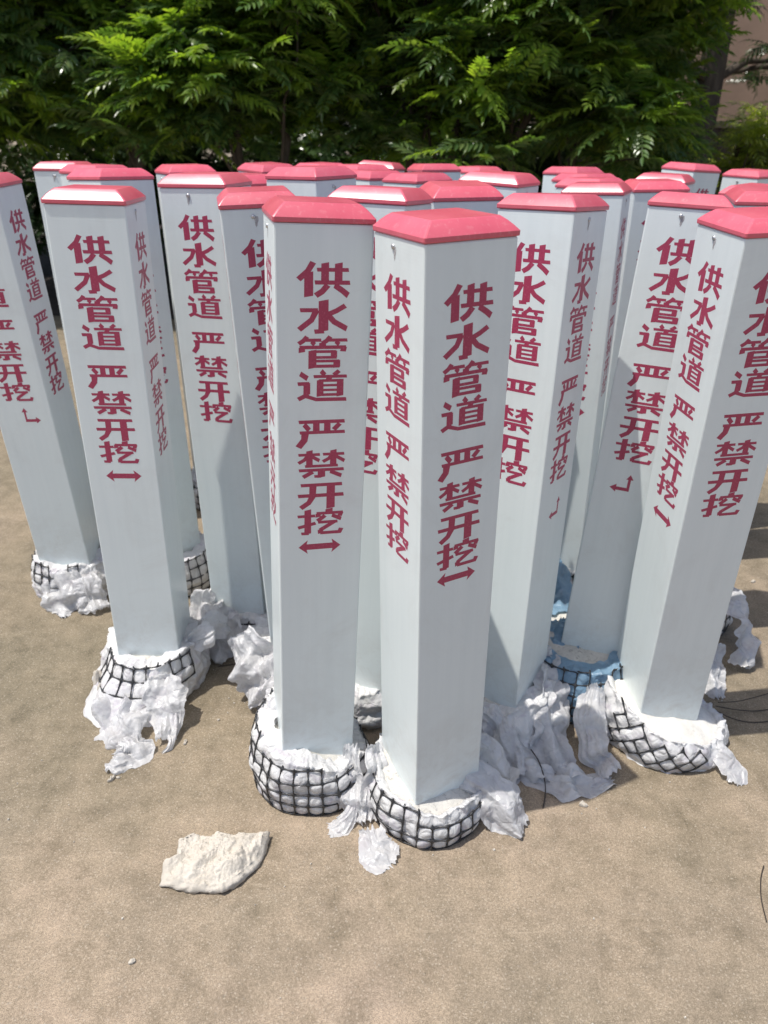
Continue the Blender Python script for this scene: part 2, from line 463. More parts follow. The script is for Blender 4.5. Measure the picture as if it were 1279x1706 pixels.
def tube_arrays(pts, rad, n=7):
    """tapered tube along pts"""
    V = []; F = []
    for i, p in enumerate(pts):
        p = Vector(p)
        d = (Vector(pts[min(i + 1, len(pts) - 1)]) - Vector(pts[max(i - 1, 0)])).normalized()
        a = d.cross(Vector((0.31, 0.2, 0.93)) if abs(d.z) < 0.9 else Vector((1, 0, 0))).normalized(); b = d.cross(a)
        for k in range(n):
            t = TAU * k / n
            V.append(tuple(p + (a * math.cos(t) + b * math.sin(t)) * rad[i]))
    for i in range(len(pts) - 1):
        for k in range(n):
            F.append((i * n + k, i * n + (k + 1) % n, (i + 1) * n + (k + 1) % n, (i + 1) * n + k))
    c = len(pts) - 1
    F.append(tuple(range(n))[::-1]); F.append(tuple(c * n + k for k in range(n)))
    return V, F

leafmeshes = {}
def leaf_mesh(k, mat, src=FR, key='f'):
    q = (key, k, mat.name)
    if q not in leafmeshes:
        V, F = src[k]; leafmeshes[q] = np_mesh('leaf', V, F, mat, False)
    return leafmeshes[q]

def branch_path(a, b, r, n=6, sag=0.1):
    a = Vector(a); b = Vector(b); out = []
    L = (b - a).length
    for i in range(n + 1):
        t = i / n
        p = a.lerp(b, t) + Vector((r.uniform(-1, 1), r.uniform(-1, 1), 0)) * 0.04 * L * math.sin(math.pi * t)
        p.z += sag * L * math.sin(math.pi * t)
        out.append(tuple(p))
    return out

def shrub(name, label, cat, x, y, rx, ry, z0, z1, nclus, seed, front, mat=None, light=0.25, group=None, src=FR, key='f', sc_=1.0, perc=(6, 9)):
    """trunk and limbs, leaf clusters through the crown; nearest leaves are parts, the rest one mass"""
    r = random.Random(seed)
    root = empty(name, (x, y, 0.0)); tag(root, label, cat, group)
    mat = mat or M_leaf
    zc = (z0 + z1) / 2; rz = (z1 - z0) / 2
    clusters = []
    blobs = [(r.uniform(-0.62, 0.62) * rx, r.uniform(-0.75, 0.45) * ry, zc + r.uniform(-0.75, 0.75) * rz, r.uniform(0.30, 0.5)) for _ in range(14)]
    tries = 0
    while len(clusters) < nclus and tries < nclus * 40:
        tries += 1
        b = r.choice(blobs)
        d = Vector((r.gauss(0, 1), r.gauss(0, 1), r.gauss(0, 1))).normalized()
        rad = b[3] * (0.6 + 0.45 * r.random())
        p = Vector((b[0] + d.x * rad * rx * 0.9, b[1] + d.y * rad * ry, b[2] + d.z * rad * rz))
        p.y = max(p.y, -0.72 * ry)
        if p.z < z0 - 0.12 or p.z > z1 + 0.25: continue
        clusters.append((p, d))
    items = []
    for p, d in clusters:
        az0 = r.uniform(0, TAU)
        n = r.randint(*perc)
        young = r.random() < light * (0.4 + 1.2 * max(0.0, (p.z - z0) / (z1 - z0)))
        for k in range(n):
            az = az0 + TAU * k / n + r.uniform(-0.3, 0.3)
            el = R(r.uniform(-28, 38))
            out = Vector((math.cos(az), math.sin(az), 0))
            pp = p + out * 0.02 + Vector((0, 0, r.uniform(-0.05, 0.05)))
            items.append((tuple(pp), rotm(az, el, r.uniform(-0.5, 0.5)), r.uniform(0.75, 1.2) * sc_, r.randrange(len(src)), young))
    # those nearest the camera become parts
    order = sorted(items, key=lambda it: (y + it[0][1]) + 0.25 * abs(x + it[0][0]) * 0 + (6 if it[0][2] > 3.0 else 0))
    near, rest = order[:front], order[front:]
    for (p, m, s, k, yg) in near:
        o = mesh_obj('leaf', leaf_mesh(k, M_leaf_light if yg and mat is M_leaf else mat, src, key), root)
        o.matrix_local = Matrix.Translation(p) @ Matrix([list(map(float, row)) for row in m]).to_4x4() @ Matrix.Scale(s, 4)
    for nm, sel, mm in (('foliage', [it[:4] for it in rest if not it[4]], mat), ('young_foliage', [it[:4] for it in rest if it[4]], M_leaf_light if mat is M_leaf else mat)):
        if sel:
            o = mesh_obj(nm, merged(nm, sel, src, mm), root); o['kind'] = 'stuff'
    # trunks and limbs
    nst = r.randint(2, 3)
    for s in range(nst):
        bx = r.uniform(-0.25, 0.25); by = r.uniform(-0.1, 0.3)
        top = (bx + r.uniform(-0.3, 0.3) * rx, by + r.uniform(-0.2, 0.2), z0 + (z1 - z0) * 0.75)
        path = branch_path((bx, by, -0.03), top, r, 8, 0.0)
        V, F = tube_arrays(path, [0.045 * (1 - 0.75 * i / 8) for i in range(9)])
        st = mesh_obj('trunk', mk_mesh('trunk', V, F, M_bark), root)
        LV = []; LF = []
        for q in range(9):
            c = clusters[r.randrange(len(clusters))][0]
            i = r.randint(3, 7)
            V, F = tube_arrays(branch_path(path[i], tuple(c), r, 5, 0.08), [0.016 * (1 - 0.8 * j / 5) for j in range(6)], 5)
            o_ = len(LV); LV += V; LF += [tuple(a + o_ for a in f) for f in F]
        lb = mesh_obj('limb', mk_mesh('limb', LV, LF, M_bark), st); lb['kind'] = 'stuff'
    return root

HG = 'shrubs of the hedge behind the posts'
shrub('feathery_shrub', 'tall feathery shrub at the far left with pale frond sprays', 'shrub', -3.1, 5.9, 1.1, 0.9, 1.12, 3.0, 230, 11, 110, light=0.89, group=HG)
shrub('feathery_shrub', 'dark hollow-centred feathery shrub left of the hedge middle', 'shrub', -2.0, 6.1, 1.0, 0.9, 1.20, 3.1, 200, 12, 110, light=0.29, group=HG)
shrub('feathery_shrub', 'bright lime-tipped feathery shrub behind the post with the shaded lower half', 'shrub', -1.0, 5.8, 0.9, 0.85, 1.20, 3.0, 220, 13, 120, light=0.83, group=HG)
shrub('feathery_shrub', 'deep green feathery shrub straight behind the frontmost post', 'shrub', 0.2, 5.9, 0.95, 0.9, 1.10, 3.1, 230, 14, 120, light=0.49, group=HG)
shrub('feathery_shrub', 'glossy full feathery shrub hanging lowest over the caps right of centre', 'shrub', 1.05, 5.7, 0.85, 0.9, 0.98, 3.0, 240, 15, 130, light=0.66, group=HG)
shrub('feathery_shrub', 'open feathery shrub at the right end of the hedge beside the low wall', 'shrub', 1.85, 6.1, 0.34, 0.7, 1.05, 2.5, 100, 16, 90, light=0.49, group=HG)
shrub('narrow_leaved_shrub', 'low yellow-green shrub with small orange flowers at the right edge', 'shrub', 2.66, 6.0, 0.36, 0.38, 0.95, 1.50, 50, 17, 100, M_leaf_yel, 0.0, None, FR_small, 's', 0.75)
for i, (x_, y_, w_) in enumerate(((-4.3, 7.2, 0.8), (-3.0, 7.4, 0.8), (-1.8, 7.2, 0.75), (-0.6, 7.3, 0.75), (0.5, 7.2, 0.7), (1.3, 7.1, 0.5))):  # dark bushes added low behind the hedge to deepen its shade
    lab = ('far left dark bush low under the hedge', 'second dark bush from the left low under the hedge', 'dark bush low under the hedge, behind the left posts', 'dark bush low under the hedge, behind the centre-left posts',
           'dark bush low under the hedge, behind the frontmost post', 'rightmost dark bush low under the hedge, left of the low wall')[i]
    shrub('understorey_bush', lab, 'bush', x_, y_, w_, 0.55, 0.25, 1.35, 85, 60 + i, 0, M_leaf_dark, 0.0, 'dark bushes added to deepen the shade under the hedge', FR, 'f', 0.9)
shrub('feathery_shrub', 'added feathery shrub past the left edge, shading the ground behind the hedge', 'shrub', -4.5, 6.2, 1.0, 0.9, 0.9, 3.2, 110, 18, 0, light=0.3, group=HG)  # extra shrub beyond the left edge, added for its crown shade
# yellow flowers on that shrub
fl = [o for o in COL.objects if o.name.startswith('narrow_leaved_shrub')][0]
pv = []; pf = []
for k in range(6):
    t = TAU * k / 6; a = len(pv)
    pv += [(0, 0, 0), (0.02 * math.cos(t - .35), 0.02 * math.sin(t - .35), 0.006), (0.032 * math.cos(t), 0.032 * math.sin(t), 0.004), (0.02 * math.cos(t + .35), 0.02 * math.sin(t + .35), 0.006)]
    pf.append((a, a + 1, a + 2, a + 3))
fm = mk_mesh('flower', pv, pf, M_petal, False)
for (px, py, pz) in ((0.18, -0.44, 1.32), (0.24, -0.46, 1.46), (0.27, -0.44, 1.40), (0.10, -0.46, 1.20)):
    o = mesh_obj('flower', fm, fl, (px, py, pz), (R(60), R(10), 0))
# taller trees behind
for (x, y, rx, ry, z0, z1, n, sd, lb) in (
        (-3.6, 8.3, 1.9, 1.1, 0.5, 4.6, 420, 31, 'leftmost tall dark tree rising behind the hedge'),
        (-0.9, 8.5, 1.9, 1.1, 0.5, 4.6, 420, 32, 'middle tall dark tree rising behind the hedge'),
        (0.7, 8.9, 1.2, 1.1, 0.5, 4.6, 330, 33, 'tall dark tree behind the hedge, next to the tan building')):
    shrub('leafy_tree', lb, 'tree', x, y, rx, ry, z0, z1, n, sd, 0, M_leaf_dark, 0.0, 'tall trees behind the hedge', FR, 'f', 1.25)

def big_tree(x, y, h, label, seed, lean=0.1):
    r = random.Random(seed)
    root = empty('broad_tree', (x, y, 0)); tag(root, label, 'tree')
    path = [(lean * t * t * 0.3 + 0.03 * math.sin(t * 3), 0, -0.05 + h * t) for t in [i / 9 for i in range(10)]]
    V, F = tube_arrays(path, [0.17 - 0.10 * i / 9 for i in range(10)], 12)
    tr = mesh_obj('trunk', mk_mesh('trunk', V, F, M_bark), root)
    items = []; 
    for q in range(11):
        az = r.uniform(0, TAU); L = r.uniform(0.9, 1.7)
        i = r.randint(5, 9); e = Vector(path[i]) + Vector((math.cos(az) * L, math.sin(az) * L, r.uniform(-0.1, 0.9)))
        V, F = tube_arrays(branch_path(path[i], tuple(e), r, 5, 0.1), [0.045 * (1 - 0.8 * j / 5) for j in range(6)], 6)
        mesh_obj('branch', mk_mesh('branch', V, F, M_bark), root)
        for c in range(13):
            p = Vector(path[i]).lerp(e, r.uniform(0.35, 1.1)) + Vector((r.gauss(0, .25), r.gauss(0, .25), r.gauss(0, .22)))
            if p.z < 1.72: continue
            for k in range(6):
                items.append((tuple(p), rotm(r.uniform(0, TAU), R(r.uniform(-60, 20)), r.uniform(-.6, .6)), r.uniform(.8, 1.2), r.randrange(3)))
    o = mesh_obj('crown', merged('crown', items, FR_small, M_leaf_dark), root); o['kind'] = 'stuff'
big_tree(2.72, 7.4, 3.3, 'dark-trunked tree in front of the tan wall at the upper right', 41)
big_tree(4.15, 7.6, 3.4, 'shading tree at the right edge, its crown over the flowering shrub', 42, -0.3)

# ------------------------------------------------------------------ glyphs (hand-drawn strokes in a 100 x 100 box)
GLY = {
 '供': [('30,100 20,74 3,50', 13), ('22,70 22,0', 15), ('53,98 53,42', 13), ('79,98 79,42', 13), ('38,79 98,79', 10), ('34,41 101,41', 11), ('58,33 48,14 36,2', 14), ('72,33 88,16 98,3', 14)],
 '水': [('51,101 51,8', 17), ('52,6 34,5', 12), ('6,72 40,72', 11), ('37,72 28,42 4,12', 13), ('93,86 76,70 58,58', 13), ('56,64 72,36 97,14', 14)],
 '管': [('19,101 12,88 3,79', 11), ('14,90 47,90', 9), ('28,86 34,76', 10), ('65,101 58,88 50,80', 11), ('60,90 99,90', 9), ('76,86 83,76', 10), ('50,82 50,70', 12), ('5,67 97,67', 10), ('9,67 9,52', 11), ('93,67 91,54', 11),
        ('30,56 30,0', 14), ('28,53 77,53', 8), ('73,53 73,33', 11), ('28,34 78,34', 8), ('28,22 84,22', 8), ('79,22 79,2', 12), ('28,5 84,5', 9)],
 '道': [('6,94 20,78', 13), ('1,60 24,60', 11), ('19,60 19,24', 12), ('22,24 2,8', 12), ('17,18 38,6 100,5', 11), ('48,102 55,89', 11), ('84,102 74,89', 11), ('33,84 100,84', 9), ('66,82 62,72', 11),
        ('46,72 46,18', 12), ('87,72 87,18', 12), ('44,70 90,70', 8), ('44,54 90,54', 7), ('44,38 90,38', 7), ('44,22 90,22', 8)],
 '严': [('3,93 98,93', 11), ('39,92 39,56', 12), ('62,92 62,56', 12), ('14,84 24,64', 12), ('88,84 76,64', 12), ('5,55 99,55', 10), ('16,54 14,28 2,3', 15)],
 '禁': [('2,87 47,87', 9), ('25,101 25,48', 12), ('22,84 14,68 2,57', 10), ('30,80 46,64', 10), ('54,87 99,87', 9), ('76,101 76,48', 12), ('73,84 66,70 54,60', 10), ('80,80 100,60', 10),
        ('16,44 86,44', 9), ('3,29 99,29', 10), ('51,29 51,2', 14), ('50,4 36,5', 9), ('32,22 12,4', 12), ('70,22 94,4', 12)],
 '开': [('7,91 96,91', 11), ('1,50 100,50', 12), ('33,90 32,46 24,22 7,3', 14), ('72,90 72,-1', 16)],
 '挖': [('0,77 38,77', 10), ('22,101 22,6', 13), ('24,6 8,7', 10), ('1,32 39,47', 11), ('69,102 69,90', 14), ('42,86 100,86', 10), ('45,86 45,72', 10), ('96,86 93,72', 10), ('60,76 44,56', 12), ('76,76 96,60', 12),
        ('45,50 88,50', 10), ('82,50 50,18', 12), ('50,20 51,6', 11), ('50,6 96,6', 11), ('93,4 97,20', 10)],
}
def stroke_quads(pts, w, sx, sy):
    """outline of a stroke in face units; returns V list (2D) and quads"""
    P = [Vector((a * sx / 100, b * sy / 100)) for a, b in pts]
    # width is in box units; measured in the averaged scale so tall and wide strokes keep the photo's weights
    V = []; n = len(P)
    for i in range(n):
        d = (P[min(i + 1, n - 1)] - P[max(i - 1, 0)])
        hor = abs(d.x) / (d.length + 1e-9)
        ww = 1.13 * w / 100 * ((sx * (1 - hor) + sy * hor))
        d.normalize(); nn = Vector((-d.y, d.x)) * ww * 0.5
        # slightly slanted ends, as cut by the typeface
        sl = d * ww * 0.14
        if i == 0: V += [P[i] + nn - sl, P[i] - nn + sl * 0.3]
        elif i == n - 1: V += [P[i] + nn * 1.03 - sl * 0.2, P[i] - nn * 1.03 + sl]
        else: V += [P[i] + nn, P[i] - nn]
    return V, [(2 * i, 2 * i + 1, 2 * i + 3, 2 * i + 2) for i in range(n - 1)]

CW, CH = 0.080, 0.049
ROWS = {'供': 0.055, '水': 0.1115, '管': 0.1665, '道': 0.222, '严': 0.303, '禁': 0.3585, '开': 0.417, '挖': 0.470}
def char_mesh(ch):
    V = []; F = []
    for k, (s, w) in enumerate(GLY[ch]):
        pts = [tuple(map(float, q.split(','))) for q in s.split()]
        v2, f = stroke_quads(pts, w, CW, CH)
        o = len(V); z = 0.00008 + 0.000012 * k
        V += [(p.x - CW / 2, -z, p.y - CH) for p in v2]
        F += [tuple(a + o for a in q) for q in f]
    me = mk_mesh('character', V, F, M_ink, False)
    bm = bmesh.new(); bm.from_mesh(me); bmesh.ops.recalc_face_normals(bm, faces=bm.faces)
    for f in bm.faces:
        if f.normal.y > 0: f.normal_flip()
    bm.to_mesh(me); bm.free()
    return me
CHM = {c: char_mesh(c) for c in GLY}
def poly_mesh(name, polys):
    V = []; F = []
    for k, P in enumerate(polys):
        o = len(V); V += [(x, -0.00008 - 0.000012 * k, z) for x, z in P]; F.append(tuple(range(o, o + len(P))))
    me = mk_mesh(name, V, F, M_ink, False)
    bm = bmesh.new(); bm.from_mesh(me)
    for f in bm.faces:
        f.normal_update()
        if f.normal.y > 0: f.normal_flip()
    bm.to_mesh(me); bm.free()
    return me
ARW = {
 'double': poly_mesh('arrow', [[(-.038, 0), (-.0215, .0140), (-.0235, .0058), (.0235, .0058), (.0215, .0140), (.038, 0), (.0215, -.0140), (.0235, -.0058), (-.0235, -.0058), (-.0215, -.0140)]]),
 'corner_right': poly_mesh('arrow', [[(-.016, .024), (-.024, .012), (-.0185, .012), (-.0185, -.016), (.010, -.016), (.010, -.021), (.022, -.0115), (.010, -.002), (.010, -.008), (-.0135, -.008), (-.0135, .012), (-.008, .012)]]),
 'corner_left': poly_mesh('arrow', [[(.016, .024), (.008, .012), (.0125, .012), (.0125, -.008), (-.010, -.008), (-.010, -.002), (-.024, -.0115), (-.010, -.021), (-.010, -.016), (.0185, -.016), (.0185, .012), (.024, .012)]]),
}

# ------------------------------------------------------------------ post parts
W2 = 0.075
def body_mesh(h):
    return box_mesh('post_body', -W2, W2, -W2, W2, 0.015, h, M_body, 0.0028)
def cap_mesh():
    bm = bmesh.new()
    rings = [(W2 - 0.002, -0.0015), (W2 + 0.0016, -0.0012), (W2 + 0.0022, 0.0005), (W2 + 0.0022, 0.0058), (W2 + 0.0012, 0.0070), (W2 - 0.0052, 0.0139), (W2 - 0.0114, 0.0195), (W2 - 0.0176, 0.0240), (W2 - 0.0192, 0.0247), (0.0, 0.0254)]
    prev = None
    for (a, z) in rings[:-1]:
        cr = 0.0032
        ring = []
        for (sx, sy) in ((1, 1), (-1, 1), (-1, -1), (1, -1)):
            pts = ((sx * (a - cr), sy * a), (sx * a, sy * (a - cr)))
            if sx * sy > 0: pts = pts[::-1]
            m = (sx * (a - cr * 0.29), sy * (a - cr * 0.29))
            for p in (pts[0], m, pts[1]): ring.append(bm.verts.new((p[0], p[1], z)))
        if prev:
            for i in range(12):
                bm.faces.new((prev[i], prev[(i + 1) % 12], ring[(i + 1) % 12], ring[i]))
        prev = ring
    top = bm.verts.new((0, 0, rings[-1][1]))
    for i in range(12): bm.faces.new((prev[i], prev[(i + 1) % 12], top))
    bmesh.ops.recalc_face_normals(bm, faces=bm.faces)
    me = bpy.data.meshes.new('cap'); bm.to_mesh(me); bm.free()
    me.materials.append(M_cap)
    me.polygons.foreach_set('use_smooth', [True] * len(me.polygons))
    me.set_sharp_from_angle(angle=R(11))
    return me
CAP = cap_mesh()
def screw_mesh():
    V = []; F = []; n = 10
    prof = [(0.0040, 0.0), (0.0040, 0.0012), (0.0026, 0.0024), (0.0009, 0.0026)]
    for (r_, d) in prof:
        for k in range(n): V.append((r_ * math.cos(TAU * k / n), -d, r_ * math.sin(TAU * k / n)))
    for i in range(3):
        for k in range(n): F.append((i * n + k, i * n + (k + 1) % n, (i + 1) * n + (k + 1) % n, (i + 1) * n + k))
    F.append(tuple(3 * n + k for k in range(n)))
    return mk_mesh('screw', V, F, M_screw)
SCREW = screw_mesh()
def stain_mesh():
    V = []; n = 14
    for k in range(n):
        t = TAU * k / n; r_ = 0.0052 * (1 + 0.25 * math.sin(3 * t + 1))
        V.append((r_ * 0.8 * math.cos(t) + (0.001 if math.sin(t) < 0 else 0), -0.0002, r_ * (1 if math.sin(t) > 0 else 2.6) * math.sin(t)))
    me = mk_mesh('drip_stain', V, [tuple(range(n))], M_stain, False)
    return me
STAIN = stain_mesh()

FACE_ROT = {'L': 0.0, 'R': math.pi / 2, 'B': math.pi, 'W': -math.pi / 2}
def on_face(me, name, root, face, u, z, s=1.0, rz=0.0):
    """u: metres right of the face's centre line; face frame looks at the face from outside"""
    a = FACE_ROT[face]
    m = Matrix.Rotation(a, 4, 'Z') @ Matrix.Translation((u, -W2, z)) @ Matrix.Rotation(rz, 4, 'Y') @ Matrix.Scale(s, 4)
    o = mesh_obj(name, me, root); o.matrix_local = m
    return o

# ------------------------------------------------------------------ bases: cast foot, film wrap, black grid
CELL = 0.0305
def fold_lines(seed, n, size=0.14, wa=0.022, wb=0.07):
    r = random.Random(seed * 7 + 1); L = []
    for _ in range(n):
        a = r.uniform(0, math.pi); L.append((math.cos(a), math.sin(a), r.uniform(-1, 1) * size * 3, r.uniform(wa, wb), r.choice((-1, 1)) * r.uniform(0.4, 1.0)))
    return L
def crumple(a, b, L):
    """sharp creases: a sum of tent folds across random lines of the sheet, giving flat facets between them"""
    h = 0.0
    for (c, s_, o, w, k) in L:
        d = (a * c + b * s_ - o) / w
        d -= math.floor(d)
        h += k * (abs(d - 0.5) - 0.25) * w
    return h / math.sqrt(len(L)) * 1.35
def base_parts(seed, R0=0.118, h0=0.088, dh=0.0, dth=0.0, off=(0, 0), rot=0.0, grid=(0, 360), gz=(0.0, 1.0), ntheta=220, ns=34,
               flare=0.0, flare_dir=0.0, rag=0.010, top='concrete', squash=1.0, inw=0.0085, blue=False, open_dir=None, open_w=0.0):
    r = random.Random(seed)
    sd = seed * 3.7
    cr, sr = math.cos(rot), math.sin(rot)
    FULL = grid[1] - grid[0] >= 360 and rot == 0.0; NC = round(TAU * R0 / CELL)
    FL = fold_lines(seed, 14)
    def H(th):
        h = h0 + dh * math.cos(th - dth) + 0.006 * math.sin(2 * th + seed) + 0.004 * math.sin(5 * th + sd)
        return max(0.03, h)
    def RR(th):
        return R0 * (1 + 0.04 * math.sin(2 * th + sd) + 0.025 * math.sin(3 * th + 1.3 * sd) + 0.012 * math.sin(7 * th + sd))
    def in_grid(th):
        d = (math.degrees(th) - grid[0]) % 360
        return d <= (grid[1] - grid[0])
    def gm(th):
        """smooth mask of the grid range"""
        if grid[1] - grid[0] >= 360: return 1.0
        mid = R((grid[0] + grid[1]) / 2); half = R((grid[1] - grid[0]) / 2)
        d = abs((th - mid + math.pi) % TAU - math.pi)
        return min(1, max(0, (half - d) / 0.15))
    def surf(th, z, extra=0.0):
        """surface point at angle th and height z (0..H)"""
        h = H(th); t = max(0.0, min(1.0, z / h))
        prof = 0.93 + 0.11 * math.sin(math.pi * min(1, 0.12 + 0.80 * t)) - 0.05 * t
        rad = RR(th) * prof
        fl = flare * max(0, math.cos(th - flare_dir)) ** 2 * (1 - t) ** 1.6
        rad += fl + extra
        return Vector((off[0] + rad * math.cos(th), off[1] + rad * math.sin(th) * squash, z))
    # film shell
    V = []; F = []
    rows = ns + 5
    for j in range(rows):
        for i in range(ntheta):
            th = TAU * i / ntheta
            h = H(th)
            rim = rag * (noise.noise(Vector((math.cos(th) * 7 + sd, math.sin(th) * 7, 1))) + 0.4 * noise.noise(Vector((math.cos(th) * 22 + sd, math.sin(th) * 26, 4))))
            if j < ns:
                t = j / (ns - 1)
                z = t * (h + rim + 0.004)
                a = th * R0
                u = (th / TAU * NC - 0.5) if FULL else (a * cr + z * sr) / CELL; v = (-a * sr + z * cr) / CELL
                m = gm(th) * (1 if gz[0] * h <= z <= gz[1] * h + 0.004 else 0.25)
                pil = (abs(math.sin(math.pi * u)) ** 0.35) * (abs(math.sin(math.pi * v)) ** 0.35)
                p = surf(th, min(z, h))
                p.z = z
                cre = crumple(th * R0, z, FL)
                wr = 0.0016 * ridge(p, 55, sd)
                fold = 0.0045 * ridge((math.cos(th) * 0.12, math.sin(th) * 0.12, p.z * 0.18), 45, sd + 5) * (1 - m * 0.9)
                lump = 0.007 * noise.noise(Vector((math.cos(th) * 2.6 + sd, math.sin(th) * 2.6, z * 22)))
                e = lump * min(1.0, t * 3) + m * (0.0050 * pil - 0.0024) + wr * (1 - 0.5 * m) + fold + cre * (0.55 - 0.33 * m)
                p += Vector((math.cos(th), math.sin(th), 0.15)) * e
                p.z = max(p.z, 0.0008)
                if j == 0: p.z = 0.0008
            else:
                k = j - ns + 1
                q = surf(th, h)
                z = h + (rim + 0.004) * max(0, 1 - k / 4) + 0.004 * noise.noise(Vector((math.cos(th) * 9 + sd, math.sin(th) * 9, k * .7))) - (0.0012 * k * k if inw < 0.006 else -0.001 * k)
                e = -inw * k * (1 + 0.35 * noise.noise(Vector((math.cos(th) * 4 + sd, math.sin(th) * 4, 2)))) - 0.002 * noise.noise(Vector((math.cos(th) * 20, math.sin(th) * 20, k)))
                p = q + Vector((math.cos(th), math.sin(th), 0)) * e; p.z = z
            V.append(tuple(p))
    for j in range(rows - 1):
        for i in range(ntheta):
            a = j * ntheta + i; b = j * ntheta + (i + 1) % ntheta
            if open_dir is not None:
                th = TAU * (i + .5) / ntheta
                d = abs((th - open_dir + math.pi) % TAU - math.pi)
                if d < open_w * (0.8 + 0.4 * noise.noise(Vector((j * 0.35, i * 0.2, sd)))) and j > ns * 0.45: continue
            F.append((a, b, b + ntheta, a + ntheta))
    film = np_mesh('film_wrap', np.array(V), np.array(F), M_bluefilm if blue else M_film, True)
    # concrete foot
    V = []; F = []; n = 72; prof = [(0.90, 0.0), (0.955, 0.25), (0.965, 0.6), (0.93, 0.88), (0.86, 0.955), (0.68, 0.97), (0.40, 0.975), (0.10, 0.98)]
    for (f_, t) in prof:
        for i in range(n):
            th = TAU * i / n
            p = surf(th, t * H(th)); c = Vector((off[0], off[1], 0)); q = (p - c); rr_ = math.hypot(q.x, q.y)
            e = 0.96 * f_ if f_ > 0.8 else f_
            x_, y_ = off[0] + q.x * e, off[1] + q.y * e
            z_ = t * H(th) * (1.0 if f_ > 0.8 else 1.0)
            if f_ < 0.8:
                z_ = (H(th) * f_ + h0 * (1 - f_)) * t
            z_ += 0.0045 * fbm((x_, y_, 0), 30, 3, sd) if t > 0.8 else 0
            V.append((x_ + 0.002 * fbm((x_, y_, z_), 40, 2, sd), y_, max(0.001, z_)))
    for j in range(len(prof) - 1):
        for i in range(n):
            a = j * n + i; b = j * n + (i + 1) % n
            F.append((a, b, b + n, a + n))
    core = np_mesh('concrete_foot', np.array(V), np.array(F), M_concrete if top == 'concrete' else M_plaster, True)
    # grid graph
    idx = {}; GV = []; GE = []; rad = []
    cells = int(TAU * R0 / CELL) + 2; rng_ = range(-2 - cells, 2 * cells + 2)
    hmax = h0 + abs(dh) + 0.03
    full = grid[1] - grid[0] >= 360 and rot == 0.0
    if full:
        ncol = round(TAU * R0 / CELL)
    for i in (range(ncol) if full else rng_):
        for j in (range(0, int(hmax / CELL) + 2) if rot == 0.0 else rng_):
            if full:
                a = (i + 0.5) * TAU * R0 / ncol; z = (j + 0.0) * CELL
            else:
                uu, vv = i * CELL, j * CELL
                a = uu * cr - vv * sr; z = uu * sr + vv * cr
            if not full and not (R(grid[0]) * R0 <= a <= R(grid[1]) * R0): continue
            th = a / R0
            h = H(th % TAU)
            if z < gz[0] * h - 0.002 or z > gz[1] * h + 0.010: continue
            z = max(z, 0.0025)
            p = surf(th % TAU, min(z, h), 0.0026); p.z = z + r.uniform(-0.0013, 0.0013)
            _l = 0.007 * noise.noise(Vector((math.cos(th) * 2.6 + sd, math.sin(th) * 2.6, z * 22))) * min(1.0, 3 * z / h); p.x += _l * math.cos(th); p.y += _l * math.sin(th)
            p.x += r.uniform(-0.0018, 0.0018); p.z = max(p.z, 0.0025)
            idx[(i, j)] = len(GV); GV.append(p); rad.append(0.0020 * r.uniform(0.85, 1.15)); 
    def link(a, b):
        pa, pb = GV[a], GV[b]
        m = (pa + pb) / 2
        c = Vector((off[0], off[1], m.z)); d = (m - c).normalized()
        m = m + d * 0.0008
        k = len(GV); GV.append(m); rad.append(0.00095 * r.uniform(0.9, 1.15))
        GE.append((a, k)); GE.append((k, b))
    for (i, j), a in list(idx.items()):
        for (di, dj) in ((1, 0), (0, 1)):
            key = ((i + di) % ncol if full and di else i + di, j + dj)
            if key in idx and r.random() > 0.025: link(a, idx[key])
            elif dj == 1 and key not in idx:
                q = GV[a] + Vector((0, 0, 1)) * r.uniform(0.004, 0.012) + Vector((r.uniform(-.004, .004), r.uniform(-.004, .004), 0))
                k = len(GV); GV.append(q); rad.append(0.0012); GE.append((a, k))
    # keep the largest connected component (skin modifier likes one root per island)
    adj = {k: [] for k in range(len(GV))}
    for a, b in GE: adj[a].append(b); adj[b].append(a)
    seen = {}; comps = []
    for k in adj:
        if k in seen: continue
        st = [k]; comp = []; seen[k] = 1
        while st:
            q = st.pop(); comp.append(q)
            for w in adj[q]:
                if w not in seen: seen[w] = 1; st.append(w)
        comps.append(comp)
    comps.sort(key=len, reverse=True)
    gmesh = None
    if comps and len(comps[0]) > 6:
        keep = {k: n_ for n_, k in enumerate(comps[0])}
        me = bpy.data.meshes.new('grid_net')
        me.from_pydata([tuple(GV[k]) for k in comps[0]], [(keep[a], keep[b]) for a, b in GE if a in keep and b in keep], [])
        o = bpy.data.objects.new('tmp', me); COL.objects.link(o)
        o.modifiers.new('skin', 'SKIN')
        sv = me.skin_vertices[0].data
        for n_, k in enumerate(comps[0]):
            sv[n_].radius = (rad[k], rad[k]); sv[n_].use_root = (n_ == 0)
        dg = bpy.context.evaluated_depsgraph_get()
        gmesh = bpy.data.meshes.new_from_object(o.evaluated_get(dg))
        gmesh.name = 'grid_net'
        bpy.data.objects.remove(o); bpy.data.meshes.remove(me)
        gmesh.materials.clear(); gmesh.materials.append(M_grid)
        gmesh.polygons.foreach_set('use_smooth', [True] * len(gmesh.polygons))
    return film, core, gmesh

